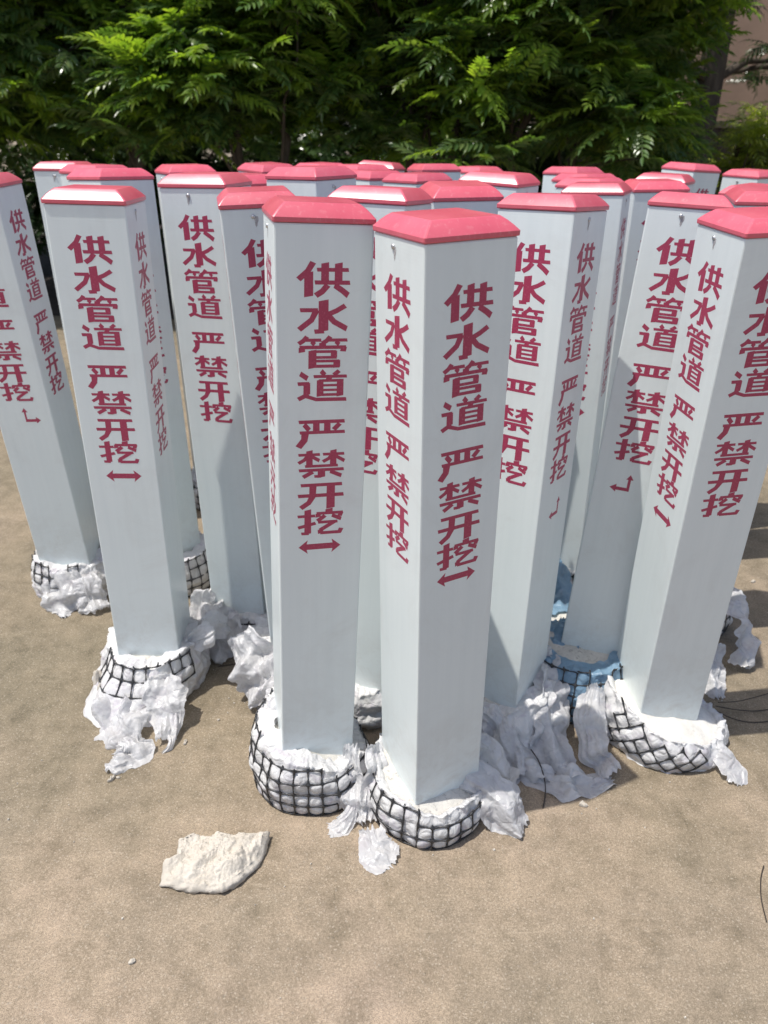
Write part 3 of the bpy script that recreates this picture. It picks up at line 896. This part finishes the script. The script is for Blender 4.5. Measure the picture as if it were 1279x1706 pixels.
def flap_mesh(path, widths, seed, normal=(0, -1, 0.4), amp=0.007, nu=64, nv=44, mat=None, name='torn_film', rag=0.09, thick_z=0.001):
    """crumpled sheet of film along a path of world points"""
    P = [Vector(p) for p in path]; nrm = Vector(normal).normalized(); V = []; F = []; sd = seed * 2.3; FL = fold_lines(seed + 50, 8, 0.05, 0.035, 0.09)
    LEN = sum((P[i + 1] - P[i]).length for i in range(len(P) - 1))
    def at(t):
        s = t * (len(P) - 1); i = min(int(s), len(P) - 2); f = s - i
        a = P[max(i - 1, 0)]; b = P[i]; c = P[i + 1]; d = P[min(i + 2, len(P) - 1)]
        return 0.5 * ((2 * b) + (c - a) * f + (2 * a - 5 * b + 4 * c - d) * f * f + (3 * b - a - 3 * c + d) * f ** 3)
    def wd(t):
        s = t * (len(widths) - 1); i = min(int(s), len(widths) - 2); return widths[i] * (1 - (s - i)) + widths[i + 1] * (s - i)
    for i in range(nu + 1):
        t = i / nu
        p = at(t); d = (at(min(1, t + .01)) - at(max(0, t - .01))).normalized()
        side = d.cross(nrm).normalized(); up = side.cross(d)
        for j in range(nv + 1):
            s = j / nv - 0.5
            w = wd(t) * (1 + rag * 2 * noise.noise(Vector((t * 9 + sd, (1 if s > 0 else -1) * 3.3, 0))) + rag * 0.45 * noise.noise(Vector((t * 34 + sd, (1 if s > 0 else -1) * 7.3, 0))))
            q = p + side * (s * w) + d * (0.012 * noise.noise(Vector((s * 9 + sd, 5.1, 0))) * (1 if i in (0, nu) else 0.4))
            fold = ridge((s * 2.2, t * 0.5, 0), 2.0, sd) * 0.9
            q = q + up * (amp * fold + crumple(s * w, t * LEN, FL) * min(1.3, amp * 150)) - up * amp * (2 * s) ** 2
            q = q + side * crumple(t * LEN + 0.3, s * w, FL) * 0.25
            q.z = max(q.z, thick_z)
            V.append(tuple(q))
    for i in range(nu):
        for j in range(nv):
            a = i * (nv + 1) + j; F.append((a, a + nv + 1, a + nv + 2, a + 1))
    return np_mesh(name, np.array(V), np.array(F), mat or M_flap, True)

GEN = [base_parts(101 + k, R0=0.118 + 0.005 * k, h0=0.105 + 0.008 * k, ntheta=130, ns=18) for k in range(3)]

# ------------------------------------------------------------------ posts
# x, y, z of the body's top centre; turn; two small leans; measured from the photograph
POSTS = [
('A1',-0.9967,1.9134,1.1338,0.8007,0.0362,-0.0367),
('A2',-0.5706,1.5274,1.1346,0.8407,-0.0016,0.0110),
('A3',-1.0920,2.6903,1.1419,0.7523,0.0017,-0.0059),
('A4',-0.7104,2.0218,1.1492,0.1088,-0.0299,-0.0273),
('A5',-0.9026,2.4550,1.1426,0.3207,-0.0014,0.0017),
('B1',-0.6593,2.5681,1.1446,-0.2271,0.0085,-0.0155),
('B2',-0.4030,1.7390,1.1545,0.5923,0.0003,-0.0199),
('B3',-0.3783,1.9967,1.1438,-0.0285,0.0072,-0.0088),
('C0',-0.4351,2.8283,1.1459,-0.0219,0.0425,0.0044),
('B4',-0.2588,1.5380,1.1362,-0.5592,0.0368,-0.0361),
('C1',-0.1863,1.8737,1.1681,0.1912,-0.0013,-0.0264),
('C5',-0.2715,3.0872,1.1442,0.0040,0.0213,-0.0142),
('C3',-0.1140,1.2121,1.1417,-0.5321,0.0018,0.0319),
('C4',-0.0167,1.4809,1.1477,0.4256,-0.0250,0.0200),
('D2',0.1495,1.7337,1.1450,-0.6029,0.060,-0.0162),
('D3',-0.0580,2.6200,1.1380,-0.0859,0.0063,-0.0029),
('D4',-0.0402,3.1698,1.1516,0.4861,-0.0033,0.0624),
('D5',-0.1070,2.9000,1.1470,-0.1275,0.0089,-0.0103),
('D6',0.0800,2.4500,1.1390,-0.0511,0.0034,-0.0253),
('D7',0.1554,2.9611,1.1530,-0.4389,-0.0149,-0.0198),
('D8',0.0776,1.1103,1.1340,-0.3038,0.0260,-0.0284),
('E1',0.3712,3.4476,1.1348,-0.0533,0.0061,-0.0148),
('E2',0.2664,1.9614,1.1611,0.2702,0.0230,0.0270),
('F1',0.2997,1.4519,1.1439,0.1523,-0.0385,0.0001),
('F2',0.6533,2.8917,1.1546,-0.1128,-0.0187,-0.0095),
('F3',0.6350,2.6263,1.1423,-0.2004,-0.0089,-0.0211),
('F4',0.5980,2.3900,1.1380,0.0096,0.0002,-0.0250),
('F5',0.5260,2.0333,1.1404,0.3849,-0.0105,-0.0345),
('G',0.5929,1.5719,1.1436,0.4413,-0.0282,0.0417),
('G2',0.7450,2.2700,1.1400,-0.7850,0.0200,-0.0302),
('G3',0.8600,2.5200,1.1500,0.2537,0.0176,0.0193),
('G4',1.1341,3.0592,1.1710,-0.2408,0.0146,0.0455),
('G5',1.4018,3.1346,1.1521,-0.1848,0.0311,-0.0042),
('G6',1.1700,2.4500,1.1250,-0.7915,0.0222,-0.0510),
('G7',1.0150,2.2000,1.1345,-0.1062,0.0508,-0.0232),
('G8',0.8416,1.7829,1.1454,-1.0197,0.0572,-0.0275),
('H',0.6265,1.3172,1.1304,-0.6359,0.0609,-0.0365),
]
LABEL = {
 'A1': 'marker post cut off by the left edge, a bent arrow under its lettering',
 'A2': 'marker post nearest the left, its cap slope glaring white and a double arrow facing us',
 'A3': 'back-left corner marker post, its small cap standing alone against the dark hedge',
 'A4': 'marker post half hidden behind the left post with the glaring white cap',
 'A5': 'marker post of which only a sliver of cap shows between two left-hand caps',
 'B1': 'back-row marker post peeking over the arrowless fully readable post on the left',
 'B2': 'marker post with fully readable lettering and no arrow, shaded lower half',
 'B3': 'marker post of which just the cap shows right of the arrowless readable post',
 'C0': 'back-row marker post with a cap partly covered by the wide centre-left cap',
 'B4': 'marker post leaning right, half hidden behind the left one of the two front posts',
 'C1': 'marker post with a wide cap and blank grey faces above the left front post',
 'C5': 'marker post hidden but for a thin arc of cap behind the wide centre-left cap',
 'C3': 'left one of the two front marker posts, wide shaded face with a double arrow',
 'C4': 'marker post squeezed between the two front posts, with a broad light pink cap',
 'D2': 'marker post whose cap shows directly above the frontmost post',
 'D3': 'short-looking marker post in the middle, right of the wide centre-left cap',
 'D4': 'back-row marker post with a pale glinting cap at the top centre',
 'D5': 'marker post in the back middle, its cap tucked left of the glinting cap',
 'D6': 'low-set marker post with a small cap just above the broad light pink cap',
 'D7': 'back-row marker post right of centre, its cap clear against the hedge',
 'D8': 'frontmost marker post, two lettered faces meeting at its near corner',
 'E1': 'farthest marker post, thin strip of cap behind the right-centre glaring cap',
 'E2': 'marker post right of centre whose cap slope glares white above the frontmost post',
 'F1': 'marker post right of the frontmost one, pointed shadow across its foot',
 'F2': 'back-row marker post right of centre, hindmost of four caps stacked in line',
 'F3': 'third-from-front of the four caps stacked in line, on a marker post right of centre',
 'F4': 'marker post whose cap tip shows just behind the glaring cap right of centre',
 'F5': 'foremost of the four in-line marker posts right of centre, cap glaring white',
 'G': 'leaning marker post with a left-pointing bent arrow and blue film at its foot',
 'G2': 'marker post with lettering partly hidden by the leaning bent-arrow post',
 'G3': 'marker post with a small rounded-looking cap in front of the leaning back-right post',
 'G4': 'back-right marker post leaning right, dark shaded right face with lettering',
 'G5': 'back-row marker post at the right edge of the photo',
 'G6': 'marker post at the right edge, second cap in front of the back-row corner post',
 'G7': 'marker post on the right showing only a low strip of cap',
 'G8': 'marker post behind the right front post, its netted foot showing beside it',
 'H': 'right front marker post with slanting lettering and diagonal black net at its foot',
}
ARROWS = {'A1': ('L', 'corner_right', 0.02, 0.562), 'A2': ('L', 'double', 0.002, 0.5485), 'C3': ('R', 'double', -0.002, 0.543), 'D8': ('R', 'double', -0.003, 0.541),
          'F1': ('R', 'corner_left', 0.002, 0.585), 'G': ('L', 'corner_left', -0.014, 0.572), 'H': ('L', 'double', 0.0, 0.556), 'F5': ('L', 'double', 0.002, 0.556),
          'B3': ('L', 'double', 0, 0.55), 'C4': ('R', 'double', 0, 0.55), 'E2': ('R', 'corner_left', 0, 0.57), 'G2': ('L', 'double', 0, 0.55),
          'D3': ('L', 'double', 0, 0.55), 'B4': ('L', 'double', 0, 0.55), 'G5': ('L', 'corner_right', 0, 0.57)}
SCREWF = {'A2': 'R', 'B4': 'R', 'F1': 'R', 'C1': 'R', 'D3': 'R', 'E2': 'R', 'F5': 'R', 'B3': 'R', 'A1': 'W'}
BASES = {
 'A1': dict(R0=0.125, h0=0.118, grid=(190, 300), gz=(0.45, 1.0), rag=0.016, ntheta=200),
 'A2': dict(R0=0.126, h0=0.122, grid=(205, 345), gz=(0.40, 1.0), off=(0.0, -0.012), flare=0.085, flare_dir=R(240), rag=0.010, ntheta=240, ns=44),
 'B2': dict(R0=0.125, h0=0.100, grid=(150, 330), gz=(0.5, 1.0), rag=0.018, flare=0.03, flare_dir=R(270)),
 'B4': dict(R0=0.125, h0=0.110, grid=(200, 330), gz=(0.55, 1.0), rag=0.018, flare=0.02, flare_dir=R(270), dh=0.02, dth=R(200)),
 'C3': dict(off=(0.0, -0.012), R0=0.129, h0=0.125, dh=0.030, dth=R(165), grid=(0, 360), gz=(0.0, 1.0), rag=0.012, ntheta=260, ns=44),
 'C4': dict(R0=0.12, h0=0.095, grid=(0, 1), rag=0.014),
 'D8': dict(inw=0.0055, off=(0.0, -0.010), R0=0.127, h0=0.104, dh=0.030, dth=R(115), grid=(0, 360), gz=(0.0, 1.0), rag=0.008, ntheta=260, ns=40),
 'F1': dict(R0=0.135, h0=0.105, grid=(0, 1), rag=0.016, flare=0.05, flare_dir=R(280), ntheta=220, open_dir=None, dh=0.035, dth=R(20)),
 'F5': dict(R0=0.125, h0=0.09, grid=(180, 340), rag=0.012),
 'G': dict(R0=0.158, h0=0.150, grid=(170, 345), rag=0.010, off=(-0.035, -0.015), blue=True),
 'G8': dict(R0=0.135, h0=0.105, grid=(215, 330), rag=0.016, off=(0.03, -0.01), ntheta=200),
 'H': dict(inw=0.004, R0=0.145, h0=0.088, dh=0.045, dth=R(165), grid=(196, 300), gz=(0.02, 1.0), rot=R(38), off=(0.012, -0.030), rag=0.010, ntheta=260, ns=40, top='plaster'),
}
ROOTS = {}
prng = random.Random(99)
NAME = 'marker_post'
GRP = 'white water-pipe marker posts with pink caps'
for (nm, x, y, z, psi, tx, ty) in POSTS:
    z += 0.02
    Rt = Euler((tx, 0, 0)).to_matrix() @ Euler((0, ty, 0)).to_matrix()
    Lb = z / (Rt @ Vector((0, 0, 1))).z
    p0 = Vector((x, y, z)) - (Rt @ Vector((0, 0, Lb)))
    yaw = psi - math.pi / 4
    root = empty(NAME, p0); root.rotation_euler = (Rt @ Matrix.Rotation(yaw, 3, 'Z')).to_euler()
    tag(root, LABEL[nm], 'marker post', GRP)
    ROOTS[nm] = root
    mesh_obj('body', body_mesh(Lb), root)
    mesh_obj('cap', CAP, root, (0, 0, Lb + 0.0018))
    sf = SCREWF.get(nm, 'L')
    on_face(SCREW, 'screw', root, sf, prng.uniform(-0.016, -0.004), Lb - 0.014)
    on_face(STAIN, 'drip_stain', root, sf, prng.uniform(-0.012, -0.008), Lb - 0.017)
    for fc in ('L', 'R', 'B', 'W'):
        far = y > 2.3 and fc in ('B', 'W')
        if far: continue
        du = prng.uniform(-0.003, 0.001); dv = prng.uniform(-0.002, 0.003)
        for ch, v in ROWS.items():
            on_face(CHM[ch], 'character', root, fc, du - 0.001, Lb - v - dv)
    if nm in ARROWS:
        fc, kind, u, v = ARROWS[nm]
        on_face(ARW[kind], 'arrow', root, fc, u, Lb - v)
    if nm in BASES: parts = base_parts(sum(map(ord, nm)), **BASES[nm])
    else: parts = GEN[prng.randrange(3)]
    spin = -yaw if nm in BASES else prng.uniform(0, TAU)
    for pn, me in zip(('film_wrap', 'concrete_foot', 'grid_net'), parts):
        if me is None: continue
        # the foot stands flat on the ground while the post leans
        o = mesh_obj(pn, me, root)
        inv = (Rt @ Matrix.Rotation(yaw, 3, 'Z')).inverted()
        flat = Matrix.Rotation(0 if nm in BASES else spin, 3, 'Z')
        o.matrix_local = (inv @ flat).to_4x4()

# film torn loose from the feet: part of each foot
def to_local(root, me, name='torn_film'):
    o = mesh_obj(name, me, root)
    m = Matrix.Translation(root.location) @ root.rotation_euler.to_matrix().to_4x4()
    o.matrix_local = m.inverted()
    return o
def flap(nm, path, widths, seed, normal=(0, -1, 0.4), **k):
    name = k.get('name', 'torn_film')
    return to_local(ROOTS[nm], flap_mesh(path, widths, seed, normal, **k), name)

# frontmost post
flap('D8', [(0.175, 1.105, 0.105), (0.225, 1.085, 0.085), (0.262, 1.060, 0.045), (0.300, 1.048, 0.006)], [0.06, 0.085, 0.095, 0.06], 3, (0.3, -1, 0.5), amp=0.006)
flap('D8', [(0.19, 1.16, 0.15), (0.225, 1.14, 0.11), (0.25, 1.125, 0.05), (0.262, 1.11, 0.01)], [0.05, 0.09, 0.11, 0.09], 5, (0.2, -1, 0.3), amp=0.006)
flap('D8', [(-0.012, 1.025, 0.030), (-0.006, 1.000, 0.012), (0.012, 0.978, 0.003), (0.030, 0.962, 0.002)], [0.05, 0.075, 0.085, 0.06], 8, (-0.2, -0.3, 1), amp=0.0035)
flap('D8', [(-0.055, 1.16, 0.12), (-0.062, 1.12, 0.08), (-0.050, 1.08, 0.03), (-0.04, 1.06, 0.004)], [0.03, 0.055, 0.07, 0.05], 9, (-0.3, -1, 0.3), amp=0.006)
# left front post
flap('C3', [(-0.010, 1.14, 0.145), (-0.005, 1.11, 0.10), (-0.012, 1.085, 0.05), (-0.012, 1.06, 0.01)], [0.03, 0.05, 0.06, 0.035], 12, (0.2, -1, 0.3), amp=0.006)
flap('C3', [(-0.050, 1.085, 0.050), (-0.058, 1.062, 0.020), (-0.072, 1.046, 0.004), (-0.100, 1.040, 0.003)], [0.02, 0.03, 0.045, 0.03], 13, (0, -0.6, 1), amp=0.0035)
flap('C3', [(-0.225, 1.33, 0.155), (-0.238, 1.28, 0.15), (-0.240, 1.22, 0.12), (-0.245, 1.17, 0.07)], [0.06, 0.07, 0.06, 0.04], 14, (-1, -0.5, 0.6), amp=0.009)
# left post with the glaring cap
flap('A2', [(-0.535, 1.385, 0.108), (-0.520, 1.355, 0.082), (-0.505, 1.320, 0.045), (-0.497, 1.275, 0.012)], [0.065, 0.105, 0.085, 0.045], 21, (0.2, -1, 0.5), amp=0.006)
flap('A2', [(-0.505, 1.325, 0.055), (-0.490, 1.295, 0.030), (-0.485, 1.262, 0.012), (-0.490, 1.240, 0.003)], [0.03, 0.026, 0.022, 0.014], 22, (0.4, -1, 0.5), amp=0.003)
flap('A2', [(-0.660, 1.375, 0.055), (-0.635, 1.330, 0.035), (-0.605, 1.290, 0.020), (-0.575, 1.255, 0.005)], [0.06, 0.10, 0.12, 0.07], 23, (-0.3, -0.6, 1), amp=0.007, rag=0.25)
flap('A2', [(-0.585, 1.265, 0.022), (-0.560, 1.235, 0.012), (-0.575, 1.215, 0.006), (-0.610, 1.215, 0.003)], [0.05, 0.07, 0.07, 0.035], 24, (-0.1, -0.5, 1), amp=0.009, rag=0.35)
flap('A2', [(-0.470, 1.47, 0.13), (-0.445, 1.50, 0.15), (-0.43, 1.55, 0.14), (-0.42, 1.6, 0.10)], [0.04, 0.06, 0.07, 0.05], 25, (0.5, -0.8, 0.6), amp=0.008)
# foot at the left edge
flap('A1', [(-0.98, 1.86, 0.10), (-0.955, 1.82, 0.075), (-0.93, 1.80, 0.03), (-0.90, 1.795, 0.004)], [0.08, 0.14, 0.16, 0.12], 31, (0, -1, 0.4), amp=0.007)
flap('A1', [(-0.90, 1.85, 0.10), (-0.875, 1.82, 0.08), (-0.86, 1.80, 0.04), (-0.85, 1.79, 0.01)], [0.06, 0.08, 0.09, 0.08], 32, (0.3, -1, 0.4), amp=0.006)
# shaded group behind the left posts
flap('B2', [(-0.47, 1.68, 0.16), (-0.475, 1.64, 0.12), (-0.44, 1.60, 0.07), (-0.40, 1.58, 0.02)], [0.06, 0.12, 0.15, 0.10], 41, (0, -1, 0.4), amp=0.009)
flap('B4', [(-0.36, 1.50, 0.15), (-0.33, 1.45, 0.12), (-0.30, 1.42, 0.07), (-0.28, 1.40, 0.02)], [0.08, 0.12, 0.13, 0.09], 42, (-0.2, -1, 0.4), amp=0.009)
flap('B4', [(-0.245, 1.44, 0.155), (-0.255, 1.40, 0.15), (-0.262, 1.36, 0.12), (-0.265, 1.33, 0.08)], [0.05, 0.07, 0.07, 0.05], 43, (-0.6, -1, 0.6), amp=0.010)
# right of the frontmost post
flap('F1', [(0.415, 1.45, 0.155), (0.420, 1.37, 0.12), (0.405, 1.31, 0.07), (0.390, 1.26, 0.02)], [0.05, 0.09, 0.11, 0.10], 51, (0.5, -1, 0.4), amp=0.009)
flap('F1', [(0.375, 1.33, 0.085), (0.365, 1.27, 0.055), (0.365, 1.22, 0.020), (0.370, 1.18, 0.004)], [0.08, 0.14, 0.17, 0.14], 52, (0, -0.8, 0.8), amp=0.009)
flap('F1', [(0.33, 1.205, 0.010), (0.39, 1.175, 0.007), (0.45, 1.172, 0.008), (0.525, 1.195, 0.004)], [0.05, 0.075, 0.075, 0.03], 53, (0, -0.1, 1), amp=0.006)
flap('F1', [(0.24, 1.30, 0.10), (0.262, 1.26, 0.085), (0.285, 1.22, 0.05), (0.31, 1.19, 0.01)], [0.05, 0.07, 0.07, 0.06], 54, (-0.2, -1, 0.5), amp=0.007)
# right front post
flap('H', [(0.505, 1.36, 0.125), (0.485, 1.29, 0.085), (0.490, 1.235, 0.04), (0.52, 1.20, 0.008)], [0.05, 0.07, 0.07, 0.06], 61, (-0.5, -1, 0.5), amp=0.007)
flap('H', [(0.765, 1.245, 0.045), (0.790, 1.225, 0.030), (0.805, 1.205, 0.015), (0.800, 1.185, 0.004)], [0.035, 0.055, 0.06, 0.04], 62, (0.2, -0.8, 0.8), amp=0.003)
# foot behind the right front post
flap('G8', [(0.985, 1.80, 0.15), (1.005, 1.72, 0.13), (1.000, 1.64, 0.08), (0.985, 1.58, 0.02)], [0.05, 0.075, 0.08, 0.06], 71, (0.6, -1, 0.5), amp=0.008)
flap('G8', [(0.90, 1.62, 0.06), (0.885, 1.56, 0.035), (0.875, 1.51, 0.015), (0.88, 1.47, 0.004)], [0.07, 0.09, 0.08, 0.03], 72, (0.1, -0.8, 0.8), amp=0.006)
# blue film draped over the feet in the right middle
flap('G', [(0.475, 1.56, 0.17), (0.450, 1.50, 0.14), (0.440, 1.45, 0.08), (0.445, 1.41, 0.01)], [0.06, 0.10, 0.11, 0.09], 81, (-0.3, -1, 0.5), amp=0.005, mat=M_bluefilm, name='blue_film')
flap('F5', [(0.47, 2.02, 0.13), (0.47, 1.92, 0.12), (0.48, 1.84, 0.08), (0.49, 1.76, 0.01)], [0.12, 0.18, 0.2, 0.18], 82, (0, -1, 0.5), amp=0.008, mat=M_bluefilm, name='blue_film')
flap('F5', [(0.47, 2.00, 0.17), (0.46, 1.97, 0.16), (0.45, 1.93, 0.13), (0.45, 1.90, 0.10)], [0.05, 0.08, 0.08, 0.05], 83, (0, -1, 0.5), amp=0.008)

# ------------------------------------------------------------------ loose rubble
def chunk(name, outline, H_, seed, mat, label, cat, nr=14, nt=120, edge=0.22, group=None):
    cx = sum(p[0] for p in outline) / len(outline); cy = sum(p[1] for p in outline) / len(outline)
    def rad(th):
        d = (math.cos(th), math.sin(th)); best = 0
        for i in range(len(outline)):
            x1, y1 = outline[i][0] - cx, outline[i][1] - cy; x2, y2 = outline[(i + 1) % len(outline)][0] - cx, outline[(i + 1) % len(outline)][1] - cy
            ex, ey = x2 - x1, y2 - y1; den = d[0] * ey - d[1] * ex
            if abs(den) < 1e-12: continue
            t = (x1 * ey - y1 * ex) / den; u = (x1 * d[1] - y1 * d[0]) / den
            if t > 0 and -1e-6 <= u <= 1 + 1e-6: best = max(best, t)
        return best
    V = []; F = []
    prof = [(0.90, 0.0), (0.98, 0.12), (1.0, 0.35), (0.985, 0.62), (0.95, 0.82), (0.89, 0.93)] + [(0.89 * (1 - (k / nr)), 1.0) for k in range(1, nr + 1)]
    rr_ = [rad(TAU * i / nt) for i in range(nt)]
    size = sum(rr_) / nt
    FL = fold_lines(int(seed * 10), 9, size * 0.6, size * 0.35, size * 1.2)
    for (f_, t) in prof:
        for i in range(nt):
            th = TAU * i / nt; r_ = rr_[i] * max(f_, 0.01)
            x_, y_ = r_ * math.cos(th), r_ * math.sin(th)
            dome = 1 + 0.25 * (1 - f_)
            h = H_ * t * dome * (1 + 0.45 * fbm((x_, y_, 0), 1.1 / size, 3, seed)) + H_ * t * (0.10 * ridge((x_, y_, 0), 1.8 / size, seed) + 2.6 * crumple(x_, y_, FL) / size + 0.20 * fbm((x_, y_, 0), 9 / size, 5, seed + 4))
            e = (1 if f_ > 0.88 else 0) * size * 0.05 * fbm((x_, y_, t * size), 5 / size, 3, seed + 5)
            V.append((x_ + math.cos(th) * e, y_ + math.sin(th) * e, max(0.0, h)))
    for j in range(len(prof) - 1):
        for i in range(nt):
            a = j * nt + i; b = j * nt + (i + 1) % nt; F.append((a, b, b + nt, a + nt))
    o = mesh_obj(name, np_mesh(name, np.array(V), np.array(F), mat, True), None, (cx, cy, 0.0006))
    return tag(o, label, cat, group)
def gp(u, v, zz=-1.27):
    """ground point under a given spot of the photograph (used only to measure places)"""
    u0 = u - 639.5; v0 = -(v - 853)
    X = (_c * u0 + _s * v0) / FPX; Y = (-_s * u0 + _c * v0) / FPX
    dy = math.cos(PITCH) + Y * math.sin(PITCH); dz = -math.sin(PITCH) + Y * math.cos(PITCH)
    t = zz / dz; return (X * t, dy * t)
slab = [gp(*p) for p in ((266, 1478), (274, 1448), (295, 1436), (298, 1410), (322, 1398), (352, 1402), (362, 1394), (418, 1400), (440, 1396), (450, 1394), (446, 1418), (432, 1446), (402, 1474), (372, 1492), (318, 1490))]
chunk('plaster_slab', slab, 0.020, 4.2, M_rock, 'flat jagged slab of cream plaster lying in front of the posts', 'plaster slab', nt=260, nr=70)
def small(u, v, sz, seed, label, ang=0.3, asp=0.6, name='plaster_crumb', grp='plaster crumbs on the concrete'):
    c = gp(u, v); r = random.Random(seed); pts = []
    for k in range(8):
        t = TAU * k / 8; q = sz * r.uniform(0.7, 1.1)
        a, b = q * math.cos(t), q * asp * math.sin(t)
        pts.append((c[0] + a * math.cos(ang) - b * math.sin(ang), c[1] + a * math.sin(ang) + b * math.cos(ang)))
    chunk(name, pts, sz * 0.55, seed, M_rock, label, 'plaster crumb', nr=3, nt=28, group=grp)
small(220, 1603, 0.0078, 1, 'lone plaster crumb near the bottom left of the photo', 0.6)
small(186, 1299, 0.0105, 2, 'larger crumb of the pair below the left netted foot', 0.9, 0.45)
small(197, 1296, 0.0055, 3, 'smaller crumb of the pair below the left netted foot', 0.1)
small(191, 1270, 0.009, 4, 'thin crumb closest to the left netted foot', 0.9, 0.35)
small(309, 1238, 0.008, 5, 'upright crumb right of the left netted foot', 1.4, 0.5)
small(970, 1342, 0.0115, 6, 'oblong plaster chip before the film right of the frontmost post', -0.25, 0.45)
small(1190, 1020, 0.010, 7, 'pale chip in the shade behind the right front post', -0.4, 0.4)
small(364, 1200, 0.005, 8, 'tiny crumb in the shade edge between the left and left-front posts', 0.2, 0.6)
small(425, 1178, 0.006, 9, 'tiny crumb at the left edge of the left front foot', 0.2, 0.6)
small(1254, 970, 0.010, 10, 'crumb in the sunlit wedge at the right edge', 0.2, 0.5)
# yellow-beige plaster chunk beside the left foot
ch = [gp(*p) for p in ((158, 1165), (166, 1140), (190, 1116), (214, 1120), (216, 1160), (200, 1176), (172, 1178))]
chunk('plaster_chunk', ch, 0.045, 9.1, M_rock, 'knobbly beige plaster chunk against the left side of the left foot', 'plaster chunk', nt=130, nr=36)

# grit: specks of plaster scattered round the feet, nobody could count them
def grit():
    r = random.Random(5); V = []; F = []
    for _ in range(420):
        if r.random() < 0.75:
            q = POSTS[r.randrange(len(POSTS))]; a = r.uniform(0, TAU); d = 0.13 + abs(r.gauss(0, 0.10)); x_, y_ = q[1] + d * math.cos(a), q[2] + d * math.sin(a) * 0.9
        else: x_, y_ = r.uniform(-0.9, 1.2), r.uniform(0.5, 2.2)
        z_ = 0.0008; w = r.uniform(0.0009, 0.0028) * (1.6 if r.random() < 0.08 else 1); o = len(V); t = r.uniform(0, TAU)
        for k in range(4):
            V.append((x_ + w * r.uniform(.6, 1.2) * math.cos(t + k * TAU / 4), y_ + w * r.uniform(.6, 1.2) * math.sin(t + k * TAU / 4), z_))
        for k in range(4):
            V.append((V[o + k][0] * .6 + x_ * .4, V[o + k][1] * .6 + y_ * .4, z_ + w * r.uniform(.6, 1.1)))
        F += [(o, o + 1, o + 5, o + 4), (o + 1, o + 2, o + 6, o + 5), (o + 2, o + 3, o + 7, o + 6), (o + 3, o, o + 4, o + 7), (o + 4, o + 5, o + 6, o + 7)]
    tag(mesh_obj('grit', mk_mesh('grit', V, F, M_rock, False)), 'fine pale grit scattered over the concrete round the post feet', 'grit', kind='stuff')
grit()

# wires and dry stalks
def strand(name, pts, rad, mat, label, cat, group=None):
    # smooth the path
    P = [Vector(p) for p in pts]; Q = []
    for i in range(len(P) - 1):
        a = P[max(i - 1, 0)]; b = P[i]; c_ = P[i + 1]; d = P[min(i + 2, len(P) - 1)]
        for k in range(6):
            f = k / 6
            Q.append(tuple(0.5 * ((2 * b) + (c_ - a) * f + (2 * a - 5 * b + 4 * c_ - d) * f * f + (3 * b - a - 3 * c_ + d) * f ** 3)))
    Q.append(tuple(P[-1]))
    V, F = tube_arrays(Q, [rad] * len(Q), 6)
    o = mesh_obj(name, mk_mesh(name, V, F, mat)); return tag(o, label, cat, group)
def g3(u, v, z): p = gp(u, v, z - 1.27); return (p[0], p[1], z)
strand('bent_wire', [g3(884, 1248, 0.05), g3(898, 1270, 0.035), g3(907, 1300, 0.02), g3(908, 1325, 0.008), g3(904, 1346, 0.0025)], 0.0014, M_wire, 'thin dark wire standing against the film right of the frontmost post', 'wire')
strand('dry_stalk', [g3(1272, 1442, 0.004), g3(1267, 1465, 0.003), g3(1268, 1498, 0.003), g3(1277, 1536, 0.002)], 0.0011, M_wire, 'thin dark stalk lying at the right edge near the bottom', 'stalk')
strand('ground_wire', [g3(1190, 1182, 0.02), g3(1215, 1195, 0.01), g3(1250, 1203, 0.004), g3(1300, 1200, 0.003)], 0.0013, M_wire, 'lower of three wires trailing right from the netted foot behind', 'wire', 'wires behind the right front post')
strand('ground_wire', [g3(1192, 1176, 0.025), g3(1225, 1182, 0.012), g3(1262, 1184, 0.004), g3(1310, 1176, 0.003)], 0.0012, M_wire, 'middle wire trailing right from the netted foot behind', 'wire', 'wires behind the right front post')
strand('ground_wire', [g3(1196, 1170, 0.03), g3(1230, 1168, 0.02), g3(1270, 1158, 0.01), g3(1310, 1145, 0.003)], 0.0012, M_wire, 'uppermost wire curving right from the netted foot behind', 'wire', 'wires behind the right front post')
strand('film_sliver', [g3(364, 1110, 0.004), g3(392, 1106, 0.003), g3(415, 1100, 0.003)], 0.0012, M_wire, 'dark strand on the shaded ground between the left posts', 'strand')
